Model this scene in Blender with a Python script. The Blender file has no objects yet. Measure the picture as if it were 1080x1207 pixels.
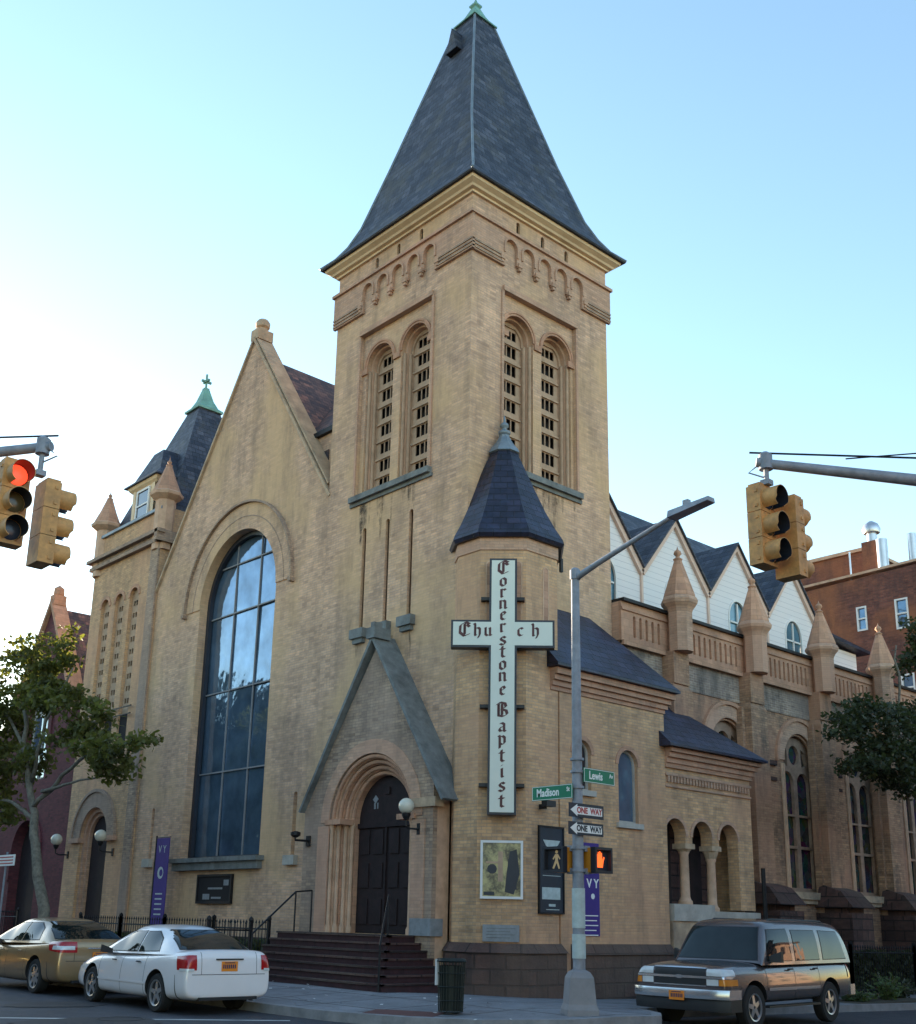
import bpy, bmesh, math, random
from mathutils import Vector, Matrix
from mathutils.geometry import tessellate_polygon
R = math.radians
random.seed(7)
scene = bpy.context.scene
COL = scene.collection
PI = math.pi

# ------------------------------------------------------------------ materials
MATS = {}
class NT:
    def __init__(s, name):
        m = bpy.data.materials.new(name); m.use_nodes = True
        s.m = m; s.t = m.node_tree; s.n = s.t.nodes; s.l = s.t.links
        s.b = s.n['Principled BSDF']; MATS[name] = m
    def new(s, typ, **kw):
        nd = s.n.new(typ)
        for k, v in kw.items(): setattr(nd, k, v)
        return nd
    def link(s, a, b): s.l.new(a, b)
    def val(s, inp, v): s.b.inputs[inp].default_value = v
    def math(s, op, a, b=None, c=None):
        nd = s.new('ShaderNodeMath', operation=op)
        for i, x in enumerate((a, b, c)):
            if x is None: continue
            if isinstance(x, (int, float)): nd.inputs[i].default_value = x
            else: s.link(x, nd.inputs[i])
        return nd.outputs[0]
    def mix(s, fac, a, b, mode='MIX'):
        nd = s.new('ShaderNodeMix', data_type='RGBA', blend_type=mode)
        for i, x in ((0, fac), (6, a), (7, b)):
            if isinstance(x, (int, float)): nd.inputs[i].default_value = x
            elif isinstance(x, tuple): nd.inputs[i].default_value = (*x, 1) if len(x) == 3 else x
            else: s.link(x, nd.inputs[i])
        return nd.outputs[2]
    def noise(s, vec, scale, detail=4, rough=.6, out=0):
        nd = s.new('ShaderNodeTexNoise'); nd.inputs['Scale'].default_value = scale
        nd.inputs['Detail'].default_value = detail; nd.inputs['Roughness'].default_value = rough
        if vec is not None: s.link(vec, nd.inputs['Vector'])
        return nd.outputs[out]
    def ramp(s, fac, stops):
        nd = s.new('ShaderNodeValToRGB'); r = nd.color_ramp
        while len(r.elements) < len(stops): r.elements.new(.5)
        for e, (p, c) in zip(r.elements, stops):
            e.position = p; e.color = (*c, 1) if isinstance(c, tuple) else (c, c, c, 1)
        s.link(fac, nd.inputs[0]); return nd.outputs[0]
    def pos(s): return s.new('ShaderNodeNewGeometry').outputs['Position']
    def obj(s): return s.new('ShaderNodeTexCoord').outputs['Object']
    def scaled(s, vec, sc):
        nd = s.new('ShaderNodeMapping'); nd.inputs['Scale'].default_value = sc
        s.link(vec, nd.inputs['Vector']); return nd.outputs[0]
    def uv(s, vs=1.0):
        """(u along the wall, v up) from the surface's own normal, in metres"""
        g = s.new('ShaderNodeNewGeometry')
        c = s.new('ShaderNodeVectorMath', operation='CROSS_PRODUCT'); s.link(g.outputs['True Normal'], c.inputs[0]); c.inputs[1].default_value = (0, 0, 1)
        nz = s.new('ShaderNodeVectorMath', operation='NORMALIZE'); s.link(c.outputs[0], nz.inputs[0])
        d = s.new('ShaderNodeVectorMath', operation='DOT_PRODUCT'); s.link(g.outputs['Position'], d.inputs[0]); s.link(nz.outputs[0], d.inputs[1])
        sp = s.new('ShaderNodeSeparateXYZ'); s.link(g.outputs['Position'], sp.inputs[0])
        v = s.math('MULTIPLY', sp.outputs[2], vs)
        cb = s.new('ShaderNodeCombineXYZ'); s.link(d.outputs['Value'], cb.inputs[0]); s.link(v, cb.inputs[1])
        return cb.outputs[0]
    def bump(s, h, strength=.3, dist=.01):
        nd = s.new('ShaderNodeBump'); nd.inputs['Strength'].default_value = strength; nd.inputs['Distance'].default_value = dist
        s.link(h, nd.inputs['Height']); s.link(nd.outputs[0], s.b.inputs['Normal'])
    def color(s, c): s.link(c, s.b.inputs['Base Color'])

def brick(name, c1, c2, mortar, dist=.012, bw=.21, bh=.068, ms=.009, spots=None, stain=None, var=.5, bumps=.4, rough=.88):
    t = NT(name); uv = t.uv(); p = t.pos()
    bt = t.new('ShaderNodeTexBrick'); t.link(uv, bt.inputs['Vector'])
    for k, v in (('Scale', 1.0), ('Brick Width', bw), ('Row Height', bh), ('Mortar Size', ms), ('Mortar Smooth', .3), ('Bias', 0.0)): bt.inputs[k].default_value = v
    bt.inputs['Color1'].default_value = (*c1, 1); bt.inputs['Color2'].default_value = (*c2, 1); bt.inputs['Mortar'].default_value = (*mortar, 1)
    col = bt.outputs['Color']
    # each brick has its own tone, some burnt dark, some pale
    sc = t.new('ShaderNodeVectorMath', operation='DIVIDE'); t.link(uv, sc.inputs[0]); sc.inputs[1].default_value = (bw, bh * 1.0, 1)
    fl = t.new('ShaderNodeVectorMath', operation='FLOOR'); t.link(sc.outputs[0], fl.inputs[0])
    wn = t.new('ShaderNodeTexWhiteNoise', noise_dimensions='2D'); t.link(fl.outputs[0], wn.inputs[0])
    col = t.mix(min(1.0, var * 1.25), col, t.ramp(wn.outputs['Value'], [(.0, (.70, .68, .70)), (.15, (.88, .87, .87)), (.55, (1.0, 1.0, 1.0)), (.88, (1.09, 1.07, 1.04)), (1.0, (1.2, 1.15, 1.08))]), 'MULTIPLY')
    nb_ = t.noise(p, 5.5, 4, .7); col = t.mix(var * .9, col, t.ramp(nb_, [(.3, (.72, .70, .72)), (.5, (1, 1, 1)), (.7, (1.2, 1.14, 1.05))]), 'MULTIPLY')
    # broad mottling in tone, then streaks along the courses
    n1 = t.noise(p, .55, 5, .65); big = t.ramp(n1, [(.3, .66), (.7, 1.2)])
    col = t.mix(var, col, big, 'MULTIPLY')
    n2 = t.noise(t.scaled(uv, (1.6, 11, 1)), 1.0, 5, .7); st = t.ramp(n2, [(.3, .78), (.7, 1.15)])
    col = t.mix(min(1, var * 1.1), col, st, 'MULTIPLY')
    if spots:
        n3 = t.noise(p, .42, 3, .5); col = t.mix(t.ramp(n3, [(.44, 0.0), (.62, .75)]), col, spots)
    if stain:
        # weathering runs: long vertical drips, darker grey-brown
        n4 = t.noise(t.scaled(uv, (1.5, .28, 1)), 1.0, 6, .7)
        n5 = t.noise(p, 1.9, 5, .75)
        f = t.math('MULTIPLY', t.ramp(n4, [(.46, 0.0), (.66, 1.0)]), t.ramp(n5, [(.35, .25), (.65, 1.0)]))
        f = t.math('MULTIPLY', f, stain[1]); col = t.mix(f, col, stain[0])
    t.color(col); t.val('Roughness', rough)
    n6 = t.noise(p, 30 if dist < .03 else 7, 5, .7)
    h = t.math('ADD', t.math('MULTIPLY', t.math('SUBTRACT', 1.0, bt.outputs['Fac']), 1.0), t.math('MULTIPLY', n6, .5))
    t.bump(h, bumps, dist)
    return t.m

def plain(name, c, rough=.6, metal=0.0, var=.15, scale=3.0, bump=0.0, dirt=None, coat=0.0, spec=None):
    t = NT(name)
    p = t.pos(); n = t.noise(p, scale, 5, .65)
    col = t.mix(1.0, c, t.ramp(n, [(.25, 1 - var), (.75, 1 + var)]), 'MULTIPLY')
    if dirt:
        f = t.math('MULTIPLY', t.ramp(t.noise(p, scale * .4, 6, .7), [(.48, 0.0), (.7, 1.0)]), dirt[1]); col = t.mix(f, col, dirt[0])
    t.color(col); t.val('Roughness', rough); t.val('Metallic', metal)
    if coat: t.val('Coat Weight', coat); t.val('Coat Roughness', .05)
    if bump: t.bump(t.noise(p, scale * 6, 4, .7), bump, .02)
    return t.m

def emis(name, c, strength, base=None):
    t = NT(name); t.val('Base Color', (*(base or c), 1)); t.val('Emission Color', (*c, 1)); t.val('Emission Strength', strength); t.val('Roughness', .4)
    return t.m

def slate(name, c1, c2, rw=.30, rh=.20, vs=1.12, rough=.6, moss_sheen=None, bumps=.5):
    t = NT(name); uv = t.uv(vs); p = t.pos()
    bt = t.new('ShaderNodeTexBrick'); t.link(uv, bt.inputs['Vector'])
    for k, v in (('Scale', 1.0), ('Brick Width', rw), ('Row Height', rh), ('Mortar Size', .012), ('Mortar Smooth', .4), ('Bias', 0.0)): bt.inputs[k].default_value = v
    bt.inputs['Color1'].default_value = (*c1, 1); bt.inputs['Color2'].default_value = (*c2, 1); bt.inputs['Mortar'].default_value = (c1[0] * .3, c1[1] * .3, c1[2] * .3, 1)
    sc = t.new('ShaderNodeVectorMath', operation='DIVIDE'); t.link(uv, sc.inputs[0]); sc.inputs[1].default_value = (rw, rh, 1)
    fl = t.new('ShaderNodeVectorMath', operation='FLOOR'); t.link(sc.outputs[0], fl.inputs[0])
    wn = t.new('ShaderNodeTexWhiteNoise', noise_dimensions='2D'); t.link(fl.outputs[0], wn.inputs[0])
    tile = t.mix(1.0, bt.outputs['Color'], t.ramp(wn.outputs['Value'], [(0, (.45, .5, .6)), (.4, (.9, .9, .9)), (.75, (1.2, 1.15, 1.1)), (1, (1.9, 1.7, 1.5))]), 'MULTIPLY')
    col = t.mix(.8, tile, t.ramp(t.noise(p, 1.1, 6, .75), [(.3, .6), (.72, 1.35)]), 'MULTIPLY')
    col = t.mix(.7, col, t.ramp(t.noise(t.scaled(uv, (5, 8, 1)), 1.0, 3, .6), [(.3, .6), (.7, 1.4)]), 'MULTIPLY')
    if moss_sheen: col = t.mix(t.math('MULTIPLY', t.ramp(t.noise(p, .9, 5, .7), [(.5, 0.0), (.68, 1.0)]), moss_sheen[1]), col, moss_sheen[0])
    t.color(col); t.val('Roughness', rough); t.bump(t.math('SUBTRACT', 1.0, bt.outputs['Fac']), bumps, .02)
    return t.m

TAN1, TAN2 = (.68, .42, .225), (.57, .34, .18)
brick('brick_tan', TAN1, TAN2, (.46, .32, .22), spots=(.58, .33, .20), stain=((.15, .11, .08), .6), var=.6)
brick('brick_front', (.68, .44, .29), (.57, .36, .235), (.49, .34, .265), spots=(.62, .40, .22), stain=((.17, .12, .09), .62), var=.6)
brick('brick_grey', (.47, .335, .24), (.37, .255, .18), (.30, .22, .17), spots=(.36, .255, .20), stain=((.12, .09, .08), .6), var=.8)
brick('brick_stained', (.45, .33, .25), (.33, .235, .18), (.5, .44, .38), spots=(.20, .16, .14), stain=((.05, .045, .045), 1.0), var=1.0)
brick('brick_nave', (.48, .29, .175), (.36, .205, .125), (.29, .19, .13), spots=(.46, .24, .15), stain=((.07, .06, .055), .9), var=.9)
brick('brick_pink', (.58, .36, .25), (.51, .31, .205), (.44, .29, .21), spots=(.56, .32, .22), stain=((.17, .12, .09), .45), var=.5)
brick('terracotta', (.55, .31, .205), (.48, .265, .17), (.38, .22, .13), bw=.4, bh=.2, ms=.006, stain=((.17, .11, .08), .45), var=.5, bumps=.2)
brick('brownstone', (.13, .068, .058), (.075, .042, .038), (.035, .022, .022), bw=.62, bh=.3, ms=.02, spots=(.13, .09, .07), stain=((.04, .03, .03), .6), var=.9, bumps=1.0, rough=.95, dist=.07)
brick('maroon_brick', (.16, .035, .045), (.12, .026, .035), (.09, .04, .04), stain=((.06, .02, .03), .5), var=.7)
brick('red_brick', (.25, .085, .055), (.16, .055, .045), (.15, .09, .07), spots=(.33, .12, .05), stain=((.06, .035, .035), .8), var=1.0)
brick('buff_far', (.42, .33, .24), (.36, .27, .2), (.3, .25, .2), var=.4)
slate('slate_roof', (.046, .056, .085), (.028, .034, .056), moss_sheen=((.085, .078, .055), .5), bumps=.9)
slate('dark_shingle', (.018, .020, .045), (.011, .012, .030), rw=.3, rh=.19, rough=.45, moss_sheen=((.03, .045, .10), .7), bumps=1.0)  # blue blotches: a bluish highlight put into the shingle colour
slate('brown_shingle', (.14, .075, .06), (.085, .05, .045), rw=.25, rh=.16)
plain('stone_grey', (.17, .18, .18), .8, var=.35, scale=4, bump=.4, dirt=((.05, .05, .05), .6))
plain('stone_pale', (.42, .39, .35), .8, var=.2, scale=4, bump=.25, dirt=((.2, .17, .14), .5))
plain('stone_tan', (.46, .33, .22), .85, var=.3, scale=3, bump=.4, dirt=((.16, .12, .10), .7))
plain('copper', (.16, .34, .28), .65, var=.3, scale=3, dirt=((.07, .13, .12), .6))
plain('lead', (.18, .22, .26), .5, .3, var=.3)
plain('cream_paint', (.72, .53, .33), .6, var=.12, scale=2, dirt=((.38, .24, .12), .5))
plain('trim_buff', (.58, .37, .25), .8, var=.2, scale=4, dirt=((.22, .15, .09), .4))
plain('tracery_stone', (.34, .22, .155), .8, var=.3, scale=5, dirt=((.12, .08, .06), .6))
plain('louver_tan', (.46, .31, .21), .8, var=.2, scale=5, dirt=((.2, .14, .09), .4))
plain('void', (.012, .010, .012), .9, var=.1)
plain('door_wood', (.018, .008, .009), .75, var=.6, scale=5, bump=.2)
plain('iron', (.014, .014, .017), .55, .4, var=.3, scale=9)
plain('step_paint', (.035, .010, .013), .8, var=.5, scale=5, bump=.3, dirt=((.04, .025, .025), .4))
plain('white_trim', (.74, .72, .70), .6, var=.08)
plain('peach_trim', (.66, .47, .38), .6, var=.1)
plain('sign_white', (.66, .67, .59), .45, var=.05, scale=2)
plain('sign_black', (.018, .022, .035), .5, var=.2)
plain('ink_maroon', (.10, .028, .030), .5, var=.15)
plain('galv', (.24, .26, .30), .6, .15, var=.3, scale=6, dirt=((.14, .14, .15), .5))
plain('concrete_pole', (.22, .22, .235), .7, var=.2)
plain('signal_yellow', (.54, .27, .085), .6, var=.3, scale=9, dirt=((.22, .13, .06), .6))
plain('signal_orange', (.50, .20, .02), .5, var=.1)
plain('signal_dark', (.015, .017, .025), .5, var=.2)
plain('lens_dark', (.03, .035, .05), .25, var=.1)
plain('lens_amber', (.10, .07, .03), .2, var=.1)
emis('red_lit', (1.0, .05, .02), .45)
emis('hand_lit', (1.0, .12, .02), .32)
emis('walk_lit', (1.0, .72, .35), .03, base=(.22, .19, .12))
plain('street_green', (.0, .17, .085), .45, var=.08)
plain('white_letter', (.8, .8, .78), .5, var=.03)
plain('sign_red_letter', (.42, .06, .06), .5, var=.05)
plain('banner_purple', (.045, .02, .20), .7, var=.15, scale=2)
plain('banner_navy', (.014, .022, .038), .6, var=.2)
plain('banner_pale', (.42, .50, .50), .6, var=.2, scale=9)
plain('marble', (.22, .235, .255), .6, var=.25, scale=8)
plain('rubber', (.014, .014, .015), .85, var=.2)
plain('rim_silver', (.46, .46, .48), .3, .75, var=.1)
plain('chrome', (.58, .59, .62), .22, .8, var=.05)
plain('black_plastic', (.016, .016, .018), .55, var=.2)
plain('paint_white', (.74, .70, .71), .28, 0, var=.03, coat=.8)
plain('paint_gold', (.34, .22, .11), .28, .45, var=.05, coat=.8)
plain('paint_pewter', (.125, .105, .11), .26, .5, var=.05, coat=.8)
plain('plate_orange', (.75, .23, .02), .5, var=.05)
plain('plate_ink', (.03, .03, .08), .5, var=.05)
plain('tail_red', (.36, .01, .012), .15, var=.2, coat=.6)
plain('lamp_clear', (.62, .63, .64), .15, .1, var=.2)
plain('lamp_amber', (.65, .22, .03), .15, var=.1, coat=.5)
plain('line_paint', (.62, .62, .60), .8, var=.15, scale=6, dirt=((.2, .2, .2), .6))
plain('bark', (.17, .15, .12), .95, var=.6, scale=9, bump=1.0, dirt=((.30, .28, .22), .5))
plain('bin_green', (.006, .012, .011), .55, .2, var=.3)
plain('bag_white', (.6, .6, .6), .4, var=.1)
plain('orange_tarp', (.62, .13, .03), .6)
plain('steel_vent', (.55, .55, .58), .3, .7)
plain('globe_glass', (.62, .58, .48), .25, var=.05)

# glass: dark, mirror-like, each with a slight waviness
def glass(name, c, rough=.05, wav=.05, scale=1.2, spec=.6):
    t = NT(name); p = t.pos(); t.val('Roughness', rough); t.val('Metallic', 0.0); t.val('IOR', 1.9 if 'car' not in name else 1.55); t.val('Specular IOR Level', spec)
    n = t.noise(p, scale, 3, .5); t.color(t.mix(1.0, c, t.ramp(n, [(.3, .5), (.7, 1.5)]), 'MULTIPLY'))
    t.bump(n, wav, .3); return t.m
glass('glass_dark', (.012, .014, .03)); glass('glass_car', (.012, .018, .02), .03, .02, 1.2, .35)
glass('glass_blue', (.05, .14, .20), .15)
t = NT('glass_big'); p = t.pos(); t.val('Roughness', .05); t.val('Metallic', .6); t.val('Specular IOR Level', .8)
n = t.noise(p, 1.3, 4, .6)
t.color(t.mix(1.0, (.15, .235, .35), t.ramp(n, [(.3, .65), (.7, 1.25)]), 'MULTIPLY')); t.bump(t.noise(p, .9, 3, .5), .08, .25)
# stained glass: cells of sombre colour
t = NT('stained_glass'); vt = t.new('ShaderNodeTexVoronoi'); vt.inputs['Scale'].default_value = 4.5; t.link(t.pos(), vt.inputs['Vector'])
t.color(t.mix(.93, vt.outputs['Color'], (.012, .012, .022), 'MIX')); t.val('Roughness', .12); t.val('IOR', 1.7)
# white clapboard
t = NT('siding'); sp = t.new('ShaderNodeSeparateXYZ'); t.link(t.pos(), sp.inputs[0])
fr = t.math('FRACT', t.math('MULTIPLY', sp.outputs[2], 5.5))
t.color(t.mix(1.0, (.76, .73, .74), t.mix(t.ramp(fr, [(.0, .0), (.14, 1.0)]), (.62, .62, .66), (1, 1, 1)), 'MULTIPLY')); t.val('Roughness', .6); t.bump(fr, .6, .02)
# asphalt
t = NT('asphalt'); p = t.pos(); n = t.noise(p, 1.2, 6, .7); n2 = t.noise(p, 60, 2, .8)
col = t.mix(1.0, (.034, .036, .045), t.ramp(n, [(.3, .65), (.7, 1.5)]), 'MULTIPLY'); col = t.mix(.8, col, t.ramp(n2, [(.3, .5), (.75, 1.8)]), 'MULTIPLY')
t.color(col); t.val('Roughness', .75); t.bump(n2, .5, .01)
# pavement slabs with joints
t = NT('pavement'); p = t.pos()
bt = t.new('ShaderNodeTexBrick'); bt.offset = 0.0; t.link(p, bt.inputs['Vector'])
for k, v in (('Scale', 1.0), ('Brick Width', 1.5), ('Row Height', 1.5), ('Mortar Size', .028), ('Mortar Smooth', .2)): bt.inputs[k].default_value = v
bt.inputs['Color1'].default_value = (.21, .215, .235, 1); bt.inputs['Color2'].default_value = (.17, .175, .195, 1); bt.inputs['Mortar'].default_value = (.05, .05, .05, 1)
col = t.mix(.9, bt.outputs['Color'], t.ramp(t.noise(p, 1.6, 7, .75), [(.3, .6), (.7, 1.25)]), 'MULTIPLY')
col = t.mix(t.ramp(t.noise(p, 14, 2, .5), [(.66, 0.0), (.7, .6)]), col, (.06, .06, .06)); t.color(col); t.val('Roughness', .85); t.bump(t.noise(p, 40, 3, .7), .3, .01)
plain('kerb_stone', (.22, .22, .23), .8, var=.3, scale=3, bump=.3)
plain('ramp_red', (.10, .038, .036), .8, var=.3, scale=6)
t = NT('stain_film'); t.val('Base Color', (.10, .08, .065, 1)); t.val('Roughness', .95)
t.link(t.math('MULTIPLY', t.ramp(t.noise(t.pos(), 4.5, 5, .7), [(.38, 0.0), (.62, 1.0)]), .42), t.b.inputs['Alpha'])
plain('tar_patch', (.018, .018, .022), .7, var=.3)
plain('soil', (.06, .05, .035), .95, var=.4, scale=4, bump=.6)
def leafm(name, c, tr=.3):
    t = NT(name); p = t.pos(); n = t.noise(p, 1.3, 3, .6)
    col = t.mix(1.0, c, t.ramp(n, [(.3, .55), (.7, 1.6)]), 'MULTIPLY'); t.color(col); t.val('Roughness', .6)
    tr_ = t.new('ShaderNodeBsdfTranslucent'); t.link(t.mix(1.0, col, (1.5, 1.5, .7), 'MULTIPLY'), tr_.inputs[0])
    mx = t.new('ShaderNodeMixShader'); mx.inputs[0].default_value = tr
    t.link(t.b.outputs[0], mx.inputs[1]); t.link(tr_.outputs[0], mx.inputs[2]); t.link(mx.outputs[0], t.n['Material Output'].inputs[0]); return t.m
leafm('leaf_green', (.105, .11, .034), .5); leafm('leaf_dark', (.045, .056, .026), .35); leafm('leaf_weed', (.07, .10, .03))

# ------------------------------------------------------------------ builders
class F:
    """frame: u along the wall, w into the wall, v up"""
    def __init__(s, o, u, n): s.o = Vector(o); s.u = Vector(u).normalized(); s.n = Vector(n).normalized(); s.z = Vector((0, 0, 1))
    def __call__(s, u, w, v): return s.o + s.u * u + s.n * w + s.z * v
FX = F((0, 0, 0), (0, 1, 0), (1, 0, 0))     # wall facing -X : u = y, w = x
FY = F((0, 0, 0), (1, 0, 0), (0, 1, 0))     # wall facing -Y : u = x, w = y

class MB:
    def __init__(s): s.bm = bmesh.new()
    def face(s, pts):
        vs = [s.bm.verts.new(p) for p in pts]
        try: return s.bm.faces.new(vs)
        except ValueError: return None
    def hexa(s, p):  # 8 pts: bottom 4, top 4
        v = [s.bm.verts.new(q) for q in p]
        for f in ((3, 2, 1, 0), (4, 5, 6, 7), (0, 1, 5, 4), (1, 2, 6, 5), (2, 3, 7, 6), (3, 0, 4, 7)): s.bm.faces.new([v[i] for i in f])
        return s
    def box(s, x0, x1, y0, y1, z0, z1):
        return s.hexa([(x0, y0, z0), (x1, y0, z0), (x1, y1, z0), (x0, y1, z0), (x0, y0, z1), (x1, y0, z1), (x1, y1, z1), (x0, y1, z1)])
    def fbox(s, f, u0, u1, w0, w1, v0, v1):
        return s.hexa([f(u0, w0, v0), f(u1, w0, v0), f(u1, w1, v0), f(u0, w1, v0), f(u0, w0, v1), f(u1, w0, v1), f(u1, w1, v1), f(u0, w1, v1)])
    def poly(s, f, outer, holes, w0, w1):
        loops = [outer] + list(holes or [])
        tris = tessellate_polygon([[Vector((a, b, 0)) for a, b in lp] for lp in loops])
        flat = [p for lp in loops for p in lp]
        A = [s.bm.verts.new(f(a, w0, b)) for a, b in flat]; B = [s.bm.verts.new(f(a, w1, b)) for a, b in flat]
        for tr in tris:
            for V in (A, B):
                try: s.bm.faces.new([V[i] for i in tr])
                except ValueError: pass
        k = 0
        for lp in loops:
            n = len(lp)
            for i in range(n):
                j = (i + 1) % n
                try: s.bm.faces.new([A[k + i], A[k + j], B[k + j], B[k + i]])
                except ValueError: pass
            k += n
        return s
    def lathe(s, c, prof, seg=16, rot=0.0, sx=1, sy=1):
        rings = []
        for r, z in prof:
            if r < 1e-4: rings.append([s.bm.verts.new((c[0], c[1], c[2] + z))])
            else: rings.append([s.bm.verts.new((c[0] + sx * r * math.cos(rot + 2 * PI * i / seg), c[1] + sy * r * math.sin(rot + 2 * PI * i / seg), c[2] + z)) for i in range(seg)])
        for a, b in zip(rings, rings[1:]):
            for i in range(seg):
                j = (i + 1) % seg
                if len(a) == 1 and len(b) == 1: continue
                if len(a) == 1: s.bm.faces.new([a[0], b[j], b[i]])
                elif len(b) == 1: s.bm.faces.new([a[i], a[j], b[0]])
                else: s.bm.faces.new([a[i], a[j], b[j], b[i]])
        for rg, fl in ((rings[0], True), (rings[-1], False)):
            if len(rg) > 1: s.bm.faces.new(rg[::-1] if fl else rg)
        return s
    def tube(s, pts, r, seg=8, r1=None):
        pts = [Vector(p) for p in pts]; n = len(pts); rs = r if isinstance(r, (list, tuple)) else [r + ((r1 if r1 is not None else r) - r) * i / max(1, n - 1) for i in range(n)]
        rings = []; up = None
        for i, p in enumerate(pts):
            d = (pts[min(i + 1, n - 1)] - pts[max(i - 1, 0)]).normalized()
            if up is None: up = Vector((0, 0, 1)) if abs(d.z) < .9 else Vector((1, 0, 0))
            a = d.cross(up).normalized(); up = a.cross(d).normalized()
            rings.append([s.bm.verts.new(p + (a * math.cos(2 * PI * k / seg) + up * math.sin(2 * PI * k / seg)) * rs[i]) for k in range(seg)])
        for A, B in zip(rings, rings[1:]):
            for k in range(seg): s.bm.faces.new([A[k], A[(k + 1) % seg], B[(k + 1) % seg], B[k]])
        s.bm.faces.new(rings[0][::-1]); s.bm.faces.new(rings[-1]); return s
    def ball(s, c, r, sx=1, sy=1, sz=1, seg=14, rings=8):
        return s.lathe_s(c, [(r * math.sin(PI * i / rings), -r * math.cos(PI * i / rings) * sz) for i in range(rings + 1)], seg, sx, sy)
    def lathe_s(s, c, prof, seg, sx, sy):
        prof = [(0 if i in (0, len(prof) - 1) else r, z) for i, (r, z) in enumerate(prof)]
        return s.lathe(c, prof, seg, 0, sx, sy)
    def build(s, name, mat, parent=None, smooth=False, angle=None, world=True, recalc=True):
        if name in SPLIT:
            groups = s.islands()
            if len(groups) > 1:
                for g in groups[1:]:
                    q = MB(); mp = {}
                    for f in g: q.bm.faces.new([mp.setdefault(v.index, None) or mp.__setitem__(v.index, q.bm.verts.new(v.co)) or mp[v.index] for v in f.verts])
                    q._build(name, mat, parent, smooth, angle, world, recalc)
                bmesh.ops.delete(s.bm, geom=[f for g in groups[1:] for f in g], context='FACES')
        return s._build(name, mat, parent, smooth, angle, world, recalc)
    def islands(s):
        bm = s.bm; bm.verts.index_update(); bm.faces.index_update(); bm.faces.ensure_lookup_table(); seen = set(); isl = []
        for f in bm.faces:
            if f.index in seen: continue
            st = [f]; seen.add(f.index); cur = []
            while st:
                x = st.pop(); cur.append(x)
                for v in x.verts:
                    for y in v.link_faces:
                        if y.index not in seen: seen.add(y.index); st.append(y)
            isl.append(cur)
        bb = []
        for c in isl:
            P_ = [v.co for f in c for v in f.verts]; bb.append([[min(p[i] for p in P_) - .02 for i in range(3)], [max(p[i] for p in P_) + .02 for i in range(3)]])
        par = list(range(len(isl)))
        def fd(i):
            while par[i] != i: i = par[i]
            return i
        for i in range(len(isl)):
            for j in range(i):
                if all(bb[i][0][k] <= bb[j][1][k] and bb[j][0][k] <= bb[i][1][k] for k in range(3)): par[fd(i)] = fd(j)
        out = {}
        for i, c in enumerate(isl): out.setdefault(fd(i), []).extend(c)
        return list(out.values())
    def _build(s, name, mat, parent=None, smooth=False, angle=None, world=True, recalc=True):
        if recalc: bmesh.ops.recalc_face_normals(s.bm, faces=s.bm.faces)
        if parent is not None and world:
            inv = PW[parent.name].inverted(); s.bm.transform(inv)
        me = bpy.data.meshes.new(name); s.bm.to_mesh(me); s.bm.free()
        if smooth:
            for p in me.polygons: p.use_smooth = True
            if angle is not None: me.set_sharp_from_angle(angle=R(angle))
        me.materials.append(MATS[mat]); o = bpy.data.objects.new(name, me); COL.objects.link(o)
        if parent is not None: o.parent = parent
        PW[o.name] = (PW[parent.name].copy() if parent is not None else Matrix.Identity(4))
        return o
PW = {}
SPLIT = {'jamb_shaft', 'jamb_facing', 'handrail', 'brick_band', 'church_door', 'impost', 'hood_mould', 'slit_sill', 'slit_backing', 'steel_flue', 'downpipe', 'side_wall', 'stay_wire', 'clamp', 'bracket', 'window_shaft', 'blind_arch', 'niche', 'window_arch', 'dark_panel', 'string_course', 'sticker_band', 'hip_roll', 'arch_moulding', 'window_sill', 'poster_figures', 'pinned_notices', 'vent_slot_backing', 'arch_band', 'dormer_front', 'flat_roof', 'parapet_coping', 'door_panelling'}
def tag(o, label=None, cat=None, group=None, kind=None):
    if label: o['label'] = label
    if cat: o['category'] = cat
    if group: o['group'] = group
    if kind: o['kind'] = kind
    return o
def empty(name, loc, label=None, cat=None, group=None, rz=0.0):
    o = bpy.data.objects.new(name, None); COL.objects.link(o); o.location = loc; o.rotation_euler = (0, 0, rz); o.empty_display_size = .2
    PW[o.name] = Matrix.Translation(loc) @ Matrix.Rotation(rz, 4, 'Z'); tag(o, label, cat, group); return o
def copy_tree(o, parent=None):
    c = o.copy(); COL.objects.link(c)
    if parent: c.parent = parent
    for ch in list(o.children): copy_tree(ch, c)
    return c
def arch(u0, u1, v0, vs, n=20, k=1.0):
    c = (u0 + u1) / 2; r = (u1 - u0) / 2
    return [(u0, v0), (u1, v0)] + [(c + r * math.cos(PI * i / n), vs + r * k * math.sin(PI * i / n)) for i in range(n + 1)]
def arcband(c, vs, r0, r1, n=24, leg=0.0):
    o = [(c + r1 * math.cos(PI * i / n), vs + r1 * math.sin(PI * i / n)) for i in range(n + 1)]
    q = [(c + r0 * math.cos(PI * i / n), vs + r0 * math.sin(PI * i / n)) for i in range(n, -1, -1)]
    if leg: return [(c + r1, vs - leg)] + o + [(c - r1, vs - leg), (c - r0, vs - leg)] + q + [(c + r0, vs - leg)]
    return o + q
def rect(u0, u1, v0, v1): return [(u0, v0), (u1, v0), (u1, v1), (u0, v1)]
def circ(c, v, r, n=20): return [(c + r * math.cos(2 * PI * i / n), v + r * math.sin(2 * PI * i / n)) for i in range(n)]

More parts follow.
